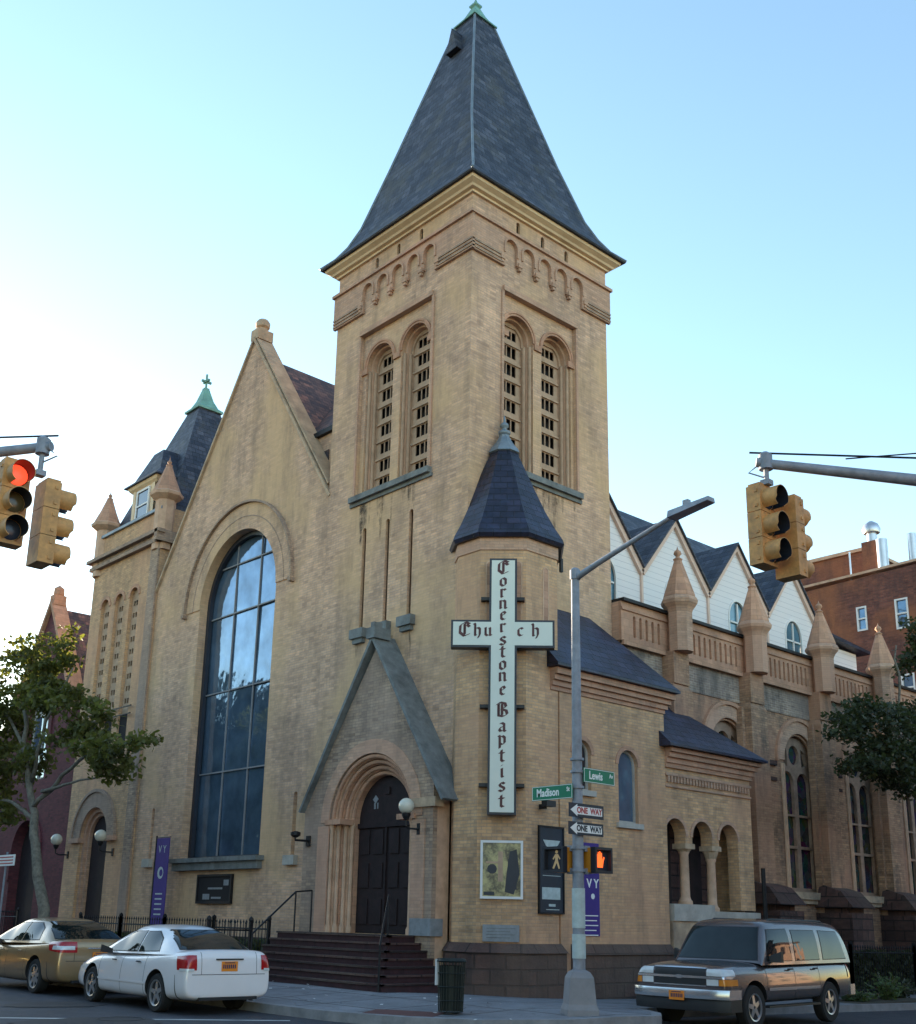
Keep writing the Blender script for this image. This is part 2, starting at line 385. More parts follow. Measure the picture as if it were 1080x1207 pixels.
# ------------------------------------------------------------------ ground levels
def gs(x, y=0):                      # pavement level
    if x < -2.5: return .2 - .035 * (-2.5 - x)
    if x < 3: return .1 - .04 * x
    return -.02 - .02 * (min(x, 14) - 3)
def gr(x, y=0):                      # road level
    return -.04 if x < -3.5 else -.04 - .02 * (min(x, 14) + 3.5)
def kerb_pts():
    p = [(-5.25, 90), (-5.25, 40), (-5.25, 20), (-5.25, 10), (-5.25, 5), (-5.25, 1)]
    p += [(-5.3, -1.0), (-5.25, -2.6), (-4.95, -4.1), (-4.4, -5.2), (-3.5, -6.05), (-2.5, -6.4), (-1.6, -6.3), (-.7, -5.6), (.0, -4.75), (.8, -4.2), (2, -4.08)]
    p += [(5, -4.08), (9, -4.08), (14, -4.08), (30, -4.08), (90, -4.08)]
    return p
m = MB(); bm = m.bm          # the road, one sheet to the horizon
xs = [-600, -200, -60, -30, -16, -12, -9, -7, -6, -5, -4, -3.5, -2, 0, 2, 4, 7, 10, 14, 30, 60, 200, 600]
ys = [-600, -200, -60, -20, -10, -6, -4, -2, 0, 5, 20, 60, 200, 600]
g = [[bm.verts.new((x, y, gr(x) - (.0 if x < 14 else .0))) for y in ys] for x in xs]
for i in range(len(xs) - 1):
    for j in range(len(ys) - 1): bm.faces.new([g[i][j], g[i + 1][j], g[i + 1][j + 1], g[i][j + 1]])
tag(m.build('road', 'asphalt'), kind='structure')
KP = kerb_pts()
def inset(k, d):
    out = []
    for i, p in enumerate(k):
        a = Vector(k[max(i - 1, 0)]); b = Vector(k[min(i + 1, len(k) - 1)]); t = (b - a).normalized()
        out.append((p[0] - t.y * d, p[1] + t.x * d))
    return out
KI = inset(KP, .16)
m = MB()                    # kerb
for (a, b, c, d) in zip(KP, KP[1:], KI, KI[1:]):
    def lv(p): return gs(p[0]) - .0 + .004
    m.hexa([(*a, -1.2), (*b, -1.2), (*d, -1.2), (*c, -1.2), (*a, lv(a)), (*b, lv(b)), (*d, lv(d)), (*c, lv(c))])
tag(m.build('kerb', 'kerb_stone'), kind='structure')
m = MB(); bm = m.bm          # pavement: strips from the kerb inwards
cen = [(12, 90), (12, 40), (12, 20), (6, 10), (5, 6), (4, 4), (3, 3), (2, 2.5), (1, 2), (1, 1.5), (1, 1), (1, 1), (1, .8), (1.2, .8), (1.4, .8), (2, .8), (3, .8), (5.2, .8), (9, .8), (14, .8), (30, .8), (90, .8)]
rows = []
for k, c in zip(KI, cen):
    rows.append([bm.verts.new((k[0] + (c[0] - k[0]) * t, k[1] + (c[1] - k[1]) * t, gs(k[0] + (c[0] - k[0]) * t))) for t in (0, .15, .3, .45, .6, .8, 1)])
for A, B in zip(rows, rows[1:]):
    for i in range(6): bm.faces.new([A[i], B[i], B[i + 1], A[i + 1]])
tag(m.build('pavement', 'pavement'), kind='structure')
m = MB()                    # ramp insert at the corner
m.hexa([(-5.05, -3.2, -.3), (-4.65, -4.4, -.3), (-4.1, -4.1, -.3), (-4.5, -2.9, -.3), (-5.05, -3.2, gs(-5.05) + .006), (-4.65, -4.4, gs(-4.65) + .006), (-4.1, -4.1, gs(-4.1) + .006), (-4.5, -2.9, gs(-4.5) + .006)])
tag(m.build('kerb_ramp', 'ramp_red'), kind='structure')
m = MB()                    # painted line on the road
a, b = Vector((-11.5, 1.6)), Vector((-5.75, -2.3)); n = Vector((-(b - a).y, (b - a).x)).normalized() * .06
for i in range(12):
    p = a + (b - a) * i / 12; q = a + (b - a) * (i + 1) / 12 
    m.face([(p.x - n.x, p.y - n.y, -.036), (q.x - n.x, q.y - n.y, -.036), (q.x + n.x, q.y + n.y, -.036), (p.x + n.x, p.y + n.y, -.036)])
tag(m.build('road_line', 'line_paint'), kind='structure')

rn = random.Random(11)
m = MB()
for cx_, cy_, r_ in ((-8.6, -1.2, .9), (-7.6, 2.2, .7), (-1.0, -8.2, .9)):
    z = gr(cx_) + .004 ; pts = [(cx_ + r_ * rn.uniform(.7, 1.1) * math.cos(a * PI / 5) * 1.4, cy_ + r_ * rn.uniform(.7, 1.1) * math.sin(a * PI / 5), gr(cx_ + r_) * .5 + gr(cx_) * .5 + .008) for a in range(10)]; m.face(pts)
tag(m.build('road_patch', 'tar_patch'), kind='structure')
m = MB(); m.lathe((-7.9, -.9, gr(-8) - .05), [(.36, 0), (.36, .062), (.33, .062), (.33, .056)], 24); tag(m.build('manhole_cover', 'iron'), 'round iron manhole cover set in the road beside the parked white saloon', 'manhole cover')
m = MB()
for k in range(16):          # cracks on the pavement
    x, y = rn.uniform(-4.9, -2.2), rn.uniform(-5.4, 1.5); a = rn.uniform(0, 6.28)
    for j in range(5):
        x2, y2 = x + .22 * math.cos(a), y + .22 * math.sin(a); n = Vector((-(y2 - y), x2 - x)).normalized() * .007
        if x2 < -5.0 or (x2 + y2) < -8.6: break
        m.face([(x - n.x, y - n.y, gs(x) + .006), (x2 - n.x, y2 - n.y, gs(x2) + .006), (x2 + n.x, y2 + n.y, gs(x2) + .006), (x + n.x, y + n.y, gs(x) + .006)]); x, y = x2, y2; a += rn.gauss(0, .5)
tag(m.build('pavement_cracks', 'tar_patch'), kind='structure')
m = MB()
for k in range(40):
    x, y = rn.uniform(-5.0, -1.5), rn.uniform(-5.6, 3.5); s_ = rn.uniform(.02, .05); a = rn.uniform(0, 6.28)
    m.face([(x + s_ * math.cos(a + q), y + s_ * math.sin(a + q) * .6, gs(x) + .012 + .01 * (q > 3)) for q in (0, 1.6, 3.1, 4.7)])
tag(m.build('litter', 'bag_white', recalc=False), kind='stuff', label='scattered scraps of pale litter on the corner pavement', cat='litter')

# ------------------------------------------------------------------ church
church = empty('church', (2.5, 8, 0), 'large tan brick corner church with tall dark pyramid tower and steep front gable', 'church')
def part(m, name, mat, parent, **k): return m.build(name, mat, parent, **k)

# ---- corner tower
TX, TY = 5.08, 5.47
LC = [2.13, 3.57]; RC = [1.70, 3.12]     # belfry opening centres (left face in y, right face in x)
def slot(c, w, z0, z1): return arch(c - w / 2, c + w / 2, z0, z1 - w / 2, 8)
ltop = [slot(c, .13, 18.56, 18.92) for c in (1.94, 2.86, 3.78)]; rtop = [slot(c, .13, 18.56, 18.92) for c in (1.62, 2.54, 3.46)]
m = MB()
slits = [slot(2.0, .15, 8.45, 11.15), slot(2.9, .15, 8.45, 11.13), slot(3.83, .15, 8.45, 11.12)]
m.poly(FX, rect(0, TY, -.6, 19.1), [rect(1.41, 4.3, 12.05, 16.72)] + slits + ltop, 0, .08)
m.poly(FY, rect(.08, TX, -.6, 19.1), [rect(1.11, 3.78, 12.05, 16.72)] + rtop, 0, .08)
m.box(TX - .2, TX, .08, TY, 0, 19.1); m.box(.18, TX - .2, TY - .2, TY, 0, 19.1)
tower = part(m, 'corner_tower', 'brick_front', church)
m = MB()
m.box(.182, TX - .21, .182, TY - .21, 0, 12); m.box(.7, TX - .7, .7, TY - .7, 12, 19.05)
part(m, 'tower_core', 'brick_pink', tower)
m = MB(); m.box(.2, .26, 1.0, 4.6, 18.5, 19); m.box(1.0, 4.2, .2, .26, 18.5, 19)
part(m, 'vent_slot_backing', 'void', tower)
# corbel table: a proud band with five little arches on each face
def corbel_table(f, L, a0, a1):
    e0 = -.1 if f is FX else .0; m = MB(); n = 5; sp = (a1 - a0) / n; out = [(e0, 17.40)]
    for i in range(n):
        c = a0 + sp * (i + .5); r = sp * .33
        out += [(c - r, 17.40 if i == 0 else 17.58)] if i else [(c - r, 17.40)]
        out += [(c + r * math.cos(PI - PI * k / 10), 18.0 + r * math.sin(PI - PI * k / 10)) for k in range(11)]
        out += [(c + r, 17.58 if i < n - 1 else 17.40)]
    out += [(L + .1, 17.40), (L + .1, 18.38), (e0, 18.38)]
    m.poly(f, out, None, -.075, 0)
    for i in range(n + 1):        # corbel ends
        c = a0 + sp * i
        m.fbox(f, c - .07, c + .07, -.12, -.02, 17.54, 17.66); m.fbox(f, c - .045, c + .045, -.10, -.02, 17.46, 17.54)
    for i in range(n):
        c = a0 + sp * (i + .5); r = sp * .33
        m.poly(f, arcband(c, 18.0, r, r + .055, 12, .22), None, -.105, -.075)
    m.fbox(f, -.14 if f is FX else 0, L + .14, -.14, 0, 18.38, 18.46)
    return m
part(corbel_table(FX, TY, 1.2, 4.35), 'corbel_table', 'brick_pink', tower)
part(corbel_table(FY, TX, .98, 4.12), 'corbel_table', 'brick_pink', tower)
m = MB()
for f, L, a, b in ((FX, TY, 1.2, 4.35), (FY, TX, .98, 4.12)):
    for z in (17.44, 17.54, 17.64):
        m.fbox(f, -.10 if f is FX else -.075, a - .05, -.10, -.075, z, z + .05); m.fbox(f, b + .05, L + .09, -.10, -.075, z, z + .05)
part(m, 'brick_band', 'brick_grey', tower)
# stepped belfry openings with louvres
def belfry(f, u0, u1, cs):
    for k, (r, w) in enumerate(((.56, .18), (.48, .31), (.40, .44))):
        m = MB(); m.poly(f, rect(u0, u1, 12.05, 16.72), [arch(c - r, c + r, 12.1, 15.72, 18) for c in cs], w - .098, w + .028)
        part(m, 'window_surround', ('brick_front', 'trim_buff', 'louver_tan')[k], tower)
    m = MB()
    for c in cs:
        m.poly(f, arcband(c, 15.72, .53, .59, 18), None, .05, .085)
        m.poly(f, arcband(c, 15.72, .59, .64, 18), None, .03, .085)
    for c in (u0 + .1, sum(cs) / 2, u1 - .1): m.fbox(f, c - .13, c + .13, .03, .085, 15.56, 15.72)
    part(m, 'window_arch', 'terracotta', tower)
    m = MB()                                   # slim shafts in the angles
    for c in cs:
        for d in (-1, 1):
            for rr, ww in ((.52, .17), (.44, .30)):
                p = f(c + d * rr, ww, 0); m.lathe((p.x, p.y, 12.15), [(.045, 0), (.045, 3.5)], 8)
    part(m, 'window_shaft', 'louver_tan', tower, smooth=True, angle=40)
    for c in cs:
        m = MB(); holes = []
        for i in range(8):
            z = 12.28 + i * .5; hh = .22
            if i == 7: hh = .16
            for j in (-1, 0, 1): holes.append(rect(c + j * .175 - .074, c + j * .175 + .074, z - .02, z + hh + .06))
        m.poly(f, rect(c - .44, c + .44, 12.0, 16.3), holes, .392, .42)
        m.fbox(f, c - .39, c + .39, .32, .391, 12.05, 12.16)
        for i in range(8): z = 12.28 + i * .5 + .30; m.fbox(f, c - .39, c + .39, .35, .391, z, z + .05)
        lv = part(m, 'belfry_louver', 'louver_tan', tower)
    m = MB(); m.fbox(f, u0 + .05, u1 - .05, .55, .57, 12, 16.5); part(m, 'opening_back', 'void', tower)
    m = MB(); m.fbox(f, u0 - .12, u1 + .12, -.14, .5, 11.9, 12.05); m.fbox(f, u0 - .16, u1 + .16, -.05, .0, 11.8, 11.9); part(m, 'window_sill', 'stone_grey', tower)
    m = MB(); m.fbox(f, u0 - .04, u1 + .04, -.07, .0, 16.72, 16.86); m.fbox(f, u0 - .08, u0, -.04, 0, 12.05, 16.72); m.fbox(f, u1, u1 + .08, -.04, 0, 12.05, 16.72); part(m, 'panel_moulding', 'brick_pink', tower)
belfry(FX, 1.41, 4.3, LC); belfry(FY, 1.11, 3.78, RC)
m = MB()
for c in (2.0, 2.9, 3.83): m.fbox(FX, c - .26, c + .26, -.16, .0, 8.2, 8.44); m.fbox(FX, c - .2, c + .2, -.1, .0, 8.08, 8.2)
part(m, 'slit_sill', 'stone_grey', tower)
rs_ = random.Random(4)
def runs(f, u0, u1, v, n, lmax, w=-.004):
    m = MB()
    for k in range(n):
        u = rs_.uniform(u0, u1); wd = rs_.uniform(.03, .10); L_ = rs_.uniform(.25, 1) * lmax
        pts = [(u - wd, v), (u + wd, v), (u + wd * .7, v - L_ * .5), (u + wd * .2, v - L_), (u - wd * .3, v - L_ * .9), (u - wd * .8, v - L_ * .4)]
        m.face([f(a, w - .0002 * k, b) for a, b in pts])
    return m
part(runs(FX, 1.5, 4.2, 11.8, 16, 1.3), 'water_stain', 'stain_film', tower, recalc=False)
part(runs(FY, 1.2, 3.7, 11.8, 14, 1.1), 'water_stain', 'stain_film', tower, recalc=False)
part(runs(FX, 1.8, 4.0, 8.08, 8, .8), 'water_stain', 'stain_film', tower, recalc=False)
def rings(cx, cy, prof):
    m = MB(); rs = []
    for z, hx, hy in prof: rs.append([m.bm.verts.new((cx + a * hx, cy + b * hy, z)) for a, b in ((-1, -1), (1, -1), (1, 1), (-1, 1))])
    for A, B in zip(rs, rs[1:]):
        for i in range(4): m.bm.faces.new([A[i], A[(i + 1) % 4], B[(i + 1) % 4], B[i]])
    m.bm.faces.new(rs[0][::-1]); m.bm.faces.new(rs[-1]); return m
cx, cy = TX / 2, TY / 2
m = rings(cx, cy, [(19.0, cx + .02, cy + .02), (19.0, cx + .07, cy + .07), (19.06, cx + .07, cy + .07), (19.08, cx + .16, cy + .16), (19.13, cx + .19, cy + .19), (19.20, cx + .30, cy + .30), (19.27, cx + .32, cy + .32), (19.27, cx, cy)])
part(m, 'cornice', 'cream_paint', tower)
hy = .19
m = rings(cx, cy, [(19.272, cx + .40, cy + .40), (19.31, cx + .42, cy + .42), (19.62, cx + .12, cy + .10), (20.0, 2.42, 2.60), (20.6, 2.18, 2.32), (22.45, 1.70, 1.74), (25, 1.04, 1.05), (27.44, .40, .40)])
roof = part(m, 'tower_roof', 'slate_roof', tower)
m = rings(cx, cy, [(27.43, .47, .47), (27.48, .47, .47), (27.58, .36, .36), (27.85, .22, .22), (28.15, .10, .10), (28.2, .14, .14), (28.26, .14, .14), (28.3, .06, .06), (28.48, .02, .02)]); part(m, 'copper_cap', 'copper', tower)
m = MB()
for a, b in ((-1, -1), (1, -1), (-1, 1), (1, 1)):
    m.tube([(cx + a * hx, cy + b * h2, z + .02) for z, hx, h2 in ((19.31, cx + .42, cy + .42), (19.62, cx + .12, cy + .10), (20.0, 2.42, 2.60), (20.6, 2.18, 2.32), (22.45, 1.70, 1.74), (25, 1.04, 1.05), (27.44, .40, .40))], .035, 6)
part(m, 'hip_roll', 'lead', tower)
m = MB()      # small vent gablet near the apex on the -X slope
m.poly(F((cx - .95, cy, 0), (0, 1, 0), (1, 0, 0)), [(-.24, 26.05), (.24, 26.05), (0, 26.85)], None, 0, .8); part(m, 'roof_vent', 'slate_roof', tower)

# ---- octagonal turret at the corner
tc = (.95, -.22)
def octa(z0, z1, ap, top=None):
    k = 1 / math.cos(PI / 8); return clip(MB().lathe((tc[0], tc[1], 0), [(ap * k, z0), ((top or ap) * k, z1)], 8, PI / 8))
def clip(m):
    for v in m.bm.verts:
        if v.co.x < .2 and v.co.y > 0: v.co.y = 0.0
    return m
turret = part(octa(-.6, 9.75, 1.207), 'turret', 'brick_tan', church)
part(octa(9.4, 9.76, 1.235), 'frieze', 'brick_pink', turret)
part(octa(-.7, .92, 1.36), 'stone_base', 'brownstone', turret); part(octa(.92, 1.1, 1.40, 1.25), 'base_course', 'brownstone', turret)
k = 1 / math.cos(PI / 8)
m = MB().lathe((*tc, 0), [(a * k, z) for a, z in ((1.2, 9.68), (1.32, 9.68), (1.37, 9.76), (1.33, 9.88), (1.17, 10.15), (.95, 10.6), (.70, 11.2), (.46, 11.8), (.30, 12.2))], 8, PI / 8)
part(clip(m), 'turret_roof', 'dark_shingle', turret)
m = MB().lathe((*tc, 0), [(a * k, z) for a, z in ((.30, 12.15), (.36, 12.18), (.32, 12.28), (.20, 12.45), (.12, 12.62), (.12, 12.66))], 8, PI / 8); part(m, 'turret_cap', 'lead', turret)
m = MB().lathe((*tc, 12.6), [(.05, 0), (.06, .06), (.14, .10), (.15, .16), (.07, .2), (.05, .26), (.11, .3), (.1, .36), (.03, .42), (.02, .56), (.0, .6)], 10); part(m, 'turret_finial', 'lead', turret, smooth=True)
FD = F((-.257, -.7425, 0), (1, -1, 0), (1, 1, 0))      # diagonal face: u 0..1, from left corner
FTY = F((.45, -1.427, 0), (1, 0, 0), (0, 1, 0))
m = MB()
for f, a in ((FTY, .62), (FD, .2), (FD, .8)):
    m.poly(f, arcband(a, 9.05, .07, .10, 8, 1.3 if f is FTY else 1.1), None, -.012, .0)
part(m, 'blind_arch', 'trim_buff', turret)
m = MB()
for f, a in ((FTY, .62), (FD, .2), (FD, .8)): m.poly(f, arch(a - .07, a + .07, 7.6, 9.05, 8), None, -.006, .0)
part(m, 'niche', 'terracotta', turret)
m = MB(); m.tube([(2.22, -.86, 9.74), (2.22, -.86, 9.42)], .05, 6); part(m, 'eave_spout', 'black_plastic', turret)

# ---- annex with the pair of arched windows
m = MB()
w1, w2 = arch(1.93, 2.52, 4.32, 5.12), arch(3.46, 4.16, 3.72, 5.02)
m.poly(FY, rect(1.5, 5.2, 0, 6.5), [w1, w2], -1.43, -1.2); m.box(4.95, 5.2, -1.2, .0, 0, 6.5); m.box(1.4, 4.95, -.3, -.02, 0, 8.0)
annex = part(m, 'annex', 'brick_tan', church)
m = MB()
for x0, x1, z0, zs in ((1.93, 2.52, 4.32, 5.12), (3.46, 4.16, 3.72, 5.02)):
    m.poly(FY, [p for p in arcband((x0 + x1) / 2, zs, (x1 - x0) / 2 + .0, (x1 - x0) / 2 + .10, 16)], None, -1.45, -1.428)
part(m, 'window_arch', 'terracotta', annex)
for x0, x1, z0, zs in ((1.93, 2.52, 4.32, 5.12), (3.46, 4.16, 3.72, 5.02)):
    m = MB(); m.poly(FY, arch(x0, x1, z0, zs), [arch(x0 + .05, x1 - .05, z0 + .05, zs)], -1.34, -1.28); m.fbox(FY, x0 - .1, x1 + .1, -1.5, -1.3, z0 - .12, z0)
    wf = part(m, 'arched_window', 'stone_pale', annex)
    m = MB(); m.poly(FY, arch(x0 + .04, x1 - .04, z0 + .04, zs), None, -1.30, -1.29); part(m, 'window_glass', 'glass_big' if x0 > 3 else 'glass_dark', annex)
m = MB(); m.box(1.8, 5.28, -1.51, .0, -.7, .88); part(m, 'stone_base', 'brownstone', annex)
m = MB(); m.hexa([(1.8, -1.55, .88), (5.32, -1.55, .88), (5.32, .0, .88), (1.8, 0, .88), (1.8, -1.43, 1.10), (5.2, -1.43, 1.10), (5.2, 0, 1.10), (1.8, 0, 1.10)]); part(m, 'base_course', 'brownstone', annex)
m = MB()
for z0, z1, o in ((6.40, 6.5, .03), (6.5, 6.62, .08), (6.62, 6.74, .14), (6.74, 6.88, .22)): m.box(1.2, 5.2 + o, -1.43 - o, -.0, z0, z1)
part(m, 'cornice', 'terracotta', annex)
m = MB(); b = m.bm
P = [(1.1, -1.76, 6.89), (5.47, -1.76, 6.89), (5.47, -.0, 6.89), (1.1, 0, 6.89), (1.1, -.01, 8.85), (4.2, -.01, 8.85)]
P2 = [(x, y, z + .06) for x, y, z in P[:4]]
v = [b.verts.new(p) for p in P[:4]] + [b.verts.new(p) for p in P2] + [b.verts.new(p) for p in P[4:]]
for f in ((3, 2, 1, 0), (0, 1, 5, 4), (1, 2, 6, 5), (4, 5, 9, 8), (5, 6, 9), (6, 7, 8, 9), (0, 4, 8, 7, 3)):
    b.faces.new([v[i] for i in f])
part(m, 'annex_roof', 'dark_shingle', annex)

# ---- side porch with the arcade of three arches
AC = [5.55, 6.62, 7.72]; ar = .40
m = MB()
out = [(5.2, 3.42), (AC[0] - ar, 3.42)]
def uparch(c): return [(c + ar * math.cos(PI - PI * k / 14), 3.56 + ar * math.sin(PI - PI * k / 14)) for k in range(15)]
out = [(5.21, 3.4), (AC[0] - ar, 3.4)] + uparch(AC[0]) + [(AC[0] + ar, 3.4), (AC[1] - ar, 3.4)] + uparch(AC[1]) + [(AC[1] + ar, 3.4), (AC[2] - ar, 3.4)] + uparch(AC[2]) + [(AC[2] + ar, 3.4), (8.78, 3.4), (8.78, 5.2), (5.21, 5.2)]
m.poly(FY, out, None, -1.40, -1.08)
m.box(8.14, 8.78, -1.40, -1.08, 1.9, 3.4); m.box(8.5, 8.78, -1.08, -.2, 1.0, 5.2); m.box(5.21, 8.5, -.45, -.21, 1.0, 5.2)
porch = part(m, 'side_porch', 'brick_tan', church)
m = MB(); m.box(5.29, 8.8, -1.46, -1.0, -.6, 1.62); part(m, 'porch_parapet', 'stone_tan', porch)
m = MB(); m.box(5.29, 6.9, -1.5, -.98, 1.62, 2.0); m.box(6.9, 8.84, -1.5, -.98, 1.62, 1.86); part(m, 'parapet_coping', 'stone_pale', porch)
m = MB()
for c in AC: m.poly(FY, arcband(c, 3.56, ar, ar + .09, 16), None, -1.425, -1.398)
part(m, 'arch_moulding', 'brick_pink', porch)
for c in ((AC[0] + AC[1]) / 2, (AC[1] + AC[2]) / 2):
    z0 = 2.0 if c < 6.8 else 1.86
    m = MB().lathe((c, -1.24, z0), [(.17, 0), (.17, .07), (.13, .12), (.115, .18), (.105, 1.15), (.13, 1.2), (.13, 1.24)], 14)
    col_ = part(m, 'porch_column', 'trim_buff', porch, smooth=True, angle=35)
    m = MB(); m.box(c - .19, c + .19, -1.43, -1.05, 3.28, 3.4); m.lathe((c, -1.24, z0 + 1.2), [(.12, 0), (.2, 3.28 - z0 - 1.2)], 8, PI / 8); part(m, 'capital', 'stone_tan', porch)
m = MB()
for i in range(28): x = 5.28 + i * .123; m.box(x, x + .06, -1.46, -1.40, 4.80, 4.94)
m.box(5.21, 8.78, -1.455, -1.40, 4.95, 5.01); m.box(5.21, 8.78, -1.44, -1.40, 4.68, 4.73); part(m, 'frieze', 'brick_pink', porch)
m = MB()
for z0, z1, o in ((5.14, 5.25, .06), (5.25, 5.38, .1), (5.38, 5.5, .17), (5.5, 5.6, .24)): m.box(5.2, 8.78 + o, -1.40 - o, -.22, z0, z1)
part(m, 'cornice', 'terracotta', porch)
m = MB(); b = m.bm
v = [b.verts.new(p) for p in [(5.0, -1.76, 5.61), (9.14, -1.76, 5.61), (9.14, -.21, 5.61), (5.0, -.21, 5.61), (5.0, -1.76, 5.67), (9.14, -1.76, 5.67), (9.14, -.21, 5.67), (5.0, -.21, 5.67), (5.0, -.21, 7.12), (6.75, -.21, 7.12)]]
for f in ((3, 2, 1, 0), (0, 1, 5, 4), (1, 2, 6, 5), (4, 5, 9, 8), (5, 6, 9), (6, 7, 8, 9), (0, 4, 8, 7, 3)): b.faces.new([v[i] for i in f])
part(m, 'porch_roof', 'dark_shingle', porch)
m = MB(); m.tube([(8.95, -1.2, 1.2), (8.95, -1.2, 5.4)], .05, 8); m.tube([(8.86, -1.62, -.3), (8.86, -1.62, 2.95)], .055, 8); part(m, 'downpipe', 'iron', porch)
m = MB(); m.box(5.25, 8.45, -.5, -.455, 1.0, 5.1); part(m, 'porch_interior', 'brownstone', porch)  # dark sheet over the back wall, colours in the shade behind the arches
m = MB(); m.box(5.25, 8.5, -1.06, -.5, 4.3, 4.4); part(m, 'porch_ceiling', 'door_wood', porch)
for x0 in (5.75, 7.0):
    m = MB(); m.box(x0, x0 + .75, -.54, -.505, 1.2, 3.7); part(m, 'porch_door', 'door_wood', porch)

# ---- nave wall with buttresses, parapet, windows
NW = [9.75, 13.35, 17.0, 20.65]; BX = [7.15, 10.67, 14.36, 18.11, 21.8]
m = MB()
m.poly(FY, rect(5.09, 24.5, -.6, 8.34), [arch(c - .86, c + .86, 2.5, 6.2, 24) for c in NW], -.2, .25); m.box(24.0, 24.5, .25, 16, 0, 8.34)
nave = part(m, 'nave_wall', 'brick_nave', church)
m = MB()
for c in NW:
    m.poly(FY, arcband(c, 6.2, .86, 1.22, 24), None, -.235, -.2)
part(m, 'window_arch', 'brick_pink', nave)
m = MB()
for c in NW:
    m.poly(FY, arcband(c, 6.2, 1.22, 1.32, 24, .05), None, -.29, -.2); m.poly(FY, arcband(c, 6.2, .80, .90, 24), None, -.15, -.10)
part(m, 'hood_mould', 'terracotta', nave)
m = MB()
for a, b_ in ((5.2, NW[0] - 1.32), (NW[0] + 1.32, NW[1] - 1.32), (NW[1] + 1.32, NW[2] - 1.32), (NW[2] + 1.32, NW[3] - 1.32), (NW[3] + 1.32, 24.5)):
    m.fbox(FY, a, b_, -.27, -.2, 5.98, 6.12); m.fbox(FY, a, b_, -.24, -.2, 5.55, 5.65)
part(m, 'string_course', 'brownstone', nave)
for c in NW:
    m = MB(); r = .80
    holes = [circ(c, 6.44, .29), arch(c - .74, c - .10, 4.70, 5.62, 12), arch(c + .10, c + .74, 4.70, 5.62, 12)]
    for z0, z1 in ((2.62, 3.72), (3.80, 4.64)): holes += [rect(c - .74, c - .10, z0, z1), rect(c + .10, c + .74, z0, z1)]
    for d in (-1, 1): holes.append([(c + d * .40, 6.08), (c + d * .70, 6.22), (c + d * .60, 6.55), (c + d * .40, 6.66), (c + d * .37, 6.4)])
    m.poly(FY, arch(c - .86, c + .86, 2.5, 6.2, 24), holes, -.02, .08)
    fr = part(m, 'tracery_window', 'tracery_stone', nave)
    m = MB(); m.poly(FY, arch(c - .85, c + .85, 2.51, 6.2, 24), None, .09, .1); part(m, 'window_glass', 'stained_glass', nave)
    m = MB(); m.fbox(FY, c - 1.05, c + 1.05, -.36, -.05, 2.3, 2.5); m.fbox(FY, c - 1.0, c + 1.0, -.3, -.2, 2.18, 2.3); part(m, 'window_sill', 'stone_tan', nave)
    m = MB()
    for d in (-1, 1):
        for rr, w in ((.93, -.22), (1.03, -.22)): m.lathe((c + d * rr, w, 2.5), [(.04, 0), (.04, 3.6)], 8)
    part(m, 'window_shaft', 'trim_buff', nave, smooth=True, angle=40)
m = MB(); m.poly(FY, rect(5.09, 24.5, 7.55, 8.33), None, -.23, -.2); part(m, 'stained_frieze', 'brick_stained', nave)
m = MB(); holes = []
edges = [5.09] + BX + [24.5]
for a, b_ in zip(edges, edges[1:]):
    n = max(1, int((b_ - a - .8) / .23)); s = (b_ - a - .8) / n
    for i in range(n): holes.append(arch(a + .4 + s * (i + .5) - .05, a + .4 + s * (i + .5) + .05, 8.56, 9.08, 6))
m.poly(FY, rect(5.09, 24.5, 8.34, 9.44), holes, -.30, -.22)
m.fbox(FY, 5.09, 24.5, -.37, -.2, 8.30, 8.42); m.fbox(FY, 5.09, 24.5, -.34, -.29, 9.22, 9.3)
par = part(m, 'parapet', 'terracotta', church)
m = MB(); m.fbox(FY, 5.09, 24.5, -.219, .1, 8.43, 9.44); part(m, 'parapet_back', 'brick_pink', par)
m = MB(); m.fbox(FY, 5.09, 24.5, -.40, .15, 9.44, 9.52); part(m, 'coping', 'iron', par)
